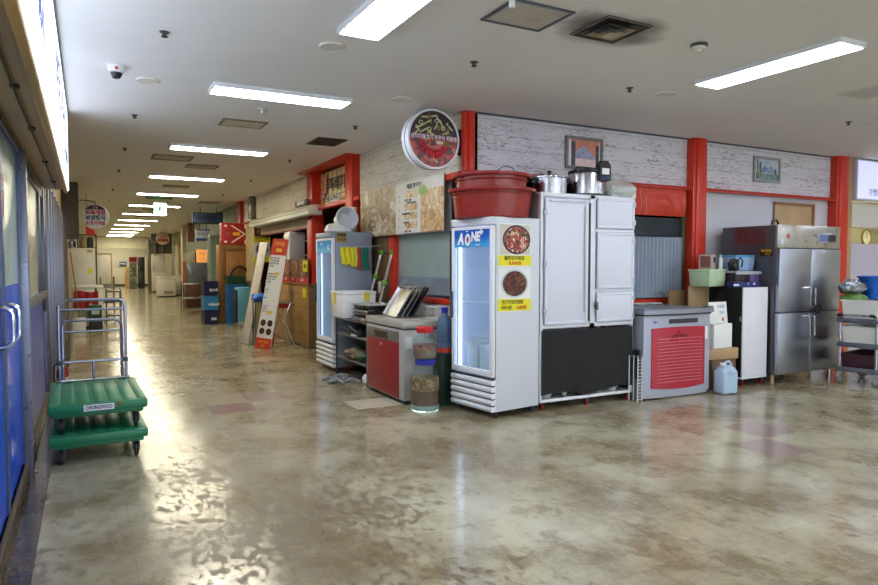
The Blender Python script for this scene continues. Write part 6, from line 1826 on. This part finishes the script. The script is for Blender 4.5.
piece('body', M_WHITED, lf, 0, .56, .03, .7, .05, 1.90, .01)
piece('door', M_WHITED, lf, .004, .54, 0, .028, .55, 1.89, .008)
piece('door', M_WHITED, lf, .004, .54, 0, .028, .07, .54, .008)
piece('dark_edge', M_DGREY, lf, .542, .575, .0, .6, .06, 1.90, .002)
MB().box(.37, .47, -.003, 0, 1.27, 1.40).build('yellow_note', M_YELLOW, lf)
MB().box(.36, .48, -.003, 0, 1.79, 1.86).build('tan_label', P('tan label', (180, 150, 96), .5), lf)
MB().box(.03, .5, .05, .65, 0, .05).build('plinth', M_BLACK, lf)
ps = thing('pot_shelf', 'dark shelf with mixed cookware crate on top of the white upright refrigerator', 'shelf', (-.2, 18.75, 1.902))
MB().box(0, .44, 0, .3, 0, .02).box(.41, .44, 0, .3, .02, .32).box(0, .44, 0, .3, .32, .345).box(.0, .03, 0, .3, .02, .32).build('frame', P('dark shelf wood', (62, 50, 42), .5, var=.1), ps)
for k, (x, r, h, m_, lab) in enumerate(((-.06, .08, .17, M_STEEL, 'steel pot at one end of the dark shelf on the upright refrigerator'), (.12, .07, .2, M_BRONZE, 'brassy pot in the dark shelf on the upright refrigerator'), (.29, .075, .22, M_DGREY, 'dark pot in the dark shelf on the upright refrigerator'))):
    z = 1.902 + (.021 if x > 0 else .0)
    t = thing('cook_pot', lab, 'pot', (-.2 + x + (.0 if x > 0 else -.05), 18.9, z), 0, 'pots over the upright refrigerator')
    MB().lathe([(0, 0), (r * .95, 0), (r, .01), (r, h), (r * 1.06, h), (r * .5, h + .03), (0, h + .035)], 20).build('body', m_, t)
    MB().cyl((0, 0, h + .03), (0, 0, h + .055), .015, n=10).build('knob', M_BLACK, t)
rsl = thing('round_signboard', 'round white signboard with red lettering and dark top near the ceiling', 'sign', (.195, 16.5, 2.54))
MB().lathe([(0, -.12), (.27, -.12), (.275, -.01), (.27, 0), (0, 0)], 40, M=RX).build('case', M_WHITE, rsl)
m = MB()
seg_ = [(.262 * math.cos(a), .262 * math.sin(a)) for a in [R(38) + R(104) * i / 16 for i in range(17)]]
m.prism(seg_, 'y', -.005, -.001)
m.build('dark_cap', P('dark maroon cap', (56, 34, 44), .5), rsl)
letters([('파육개장', 0, -.004, .09, .115, 'CENTER', .95, .005), ('소고기국밥', 0, -.004, -.14, .095, 'CENTER', .9, .004)], M_REDINK, rsl, 'red_lettering')
letters([('보양정식', 0, -.004, -.025, .115, 'CENTER', .95, .005)], P('navy ink', (40, 46, 70), .5), rsl, 'dark_lettering')
letters([('전통', 0, -.007, .2, .06)], M_WHITEINK, rsl, 'cap_lettering')
MB().cyl((0, .06, .26), (0, .06, .34), .012).tube([(0, .06, .34), (-.2, .06, .36), (-.36, .06, .36)], .012, 6).build('bracket', M_DGREY, rsl)
rsg = MB().prism([(0, 0), (.2, .0), (.17, .12), (.0, .21)], 'y', 0, .02).build('red_sign', P('small red sign', (176, 40, 40), .5), None, (.0, 17.5, 2.19))
tag(rsg, 'small red pennant sign just below the round white signboard', 'sign')
MB().cyl((.02, .01, .2), (.02, .01, CEIL - 2.19), .006).build('hanging_wire', M_DGREY, rsg)
wf = thing('chest_freezer', 'white chest freezer draped with red cloth before the upright refrigerator', 'freezer', (-.30, 17.4, 0))
piece('body', M_WHITED, wf, 0, .63, 0, .7, .05, .93, .015)
piece('lid', M_WHITED, wf, -.01, .64, -.01, .7, .935, 1.0, .01)
MB().box(.03, .6, .03, .65, 0, .05).build('plinth', M_BLACK, wf)
rc_ = MB().grid(lambda u, v: (.01 + .5 * u, -.02 + .012 * math.sin(u * 18), .43 + .44 * v + .02 * math.sin(u * 7)), 24, 6, .006).build('red_cloth', P('red cloth', (150, 26, 30), .75, var=.15), None, (-.28, 17.355, 0))
tag(rc_, 'red cloth hanging over the front of the draped white chest freezer', 'cloth')
for x in (.05, .46):
    MB().box(x - .02, x + .02, -.02, .02, .86, .94, .004).build('cloth_peg', M_BLACK, rc_)
bbx = MB().box(-.14, .14, -.12, .12, 0, .28, .006).build('black_box', M_BLACK, None, (.16, 17.0, 0))
tag(bbx, 'black box on the floor beneath the green canister', 'box')
gc_ = thing('green_canister', 'dark green canister with a pale label on the black box', 'canister', (.15, 17.0, .282))
MB().box(-.14, .14, -.1, .1, 0, .29, .02).build('body', P('canister green', (20, 74, 48), .4), gc_)
MB().box(-.07, .09, -.103, -.1, .08, .2).build('label', P('pale label print', (190, 206, 206), .5, var=.2, scale=30), gc_)
MB().cyl((-.08, 0, .29), (-.08, 0, .32), .025, n=12).build('cap', M_WHITE, gc_)
wbx = MB().box(-.13, .13, -.12, .12, 0, .3, .006).build('white_box', M_PAPER, None, (-.17, 16.72, 0))
tag(wbx, 'white box on the floor beside the black box and green canister', 'box')
br_ = thing('broom', 'long wooden broom handle leaning by the draped chest freezer', 'broom', (-.12, 17.12, 0))
MB().cyl((-.02, -.16, .12), (-.2, .2, 1.78), .014, n=8).build('handle', M_WOOD, br_)
MB().box(-.1, .06, -.2, -.14, 0, .13, .01).build('head', P('brown bristle', (120, 90, 50), .8, var=.3, scale=30), br_)
def tier_cart(label, x, y, w, d, h, shelves):
    t = thing('tier_cart', label, 'cart', (x, y, 0), 0, 'dark tier carts along the glazed side')
    for z in shelves:
        piece('shelf', P('dark grey shelf', (74, 74, 74), .4, .4), t, 0, w, 0, d, z, z + .035, .004)
    for xx in (.015, w - .015):
        for yy in (.015, d - .015):
            MB().cyl((xx, yy, .1), (xx, yy, h), .013, n=8).build('post', M_DGREY, t)
            caster(t, xx, yy, .045, M_WHEELB, M_DGREY)
    return t
tier_cart('dark three-tier cart just past the draped chest freezer', .42, 18.9, .36, .6, .86, (.16, .52, .78))
tier_cart('dark tier cart with tall posts farther past the draped chest freezer', .36, 22.8, .40, .7, 1.1, (.3, .78))
# ------------------------------------------------------------------ render settings and ambience
sc = bpy.context.scene
w = bpy.data.worlds.new('world'); sc.world = w
w.use_nodes = True
w.node_tree.nodes['Background'].inputs['Color'].default_value = (0.86, 0.92, 1.0, 1)
w.node_tree.nodes['Background'].inputs['Strength'].default_value = 3.8
sc.view_settings.view_transform = 'Standard'
sc.view_settings.look = 'None'
sc.view_settings.gamma = 1.0
sc.view_settings.use_curve_mapping = False
sc.view_settings.exposure = 0.85
cy = sc.cycles
cy.use_denoising = True
cy.max_bounces = 10
cy.diffuse_bounces = 5
cy.glossy_bounces = 4
cy.transmission_bounces = 6
cy.transparent_max_bounces = 16
cy.caustics_reflective = False
cy.caustics_refractive = False
cy.sample_clamp_indirect = 6.0
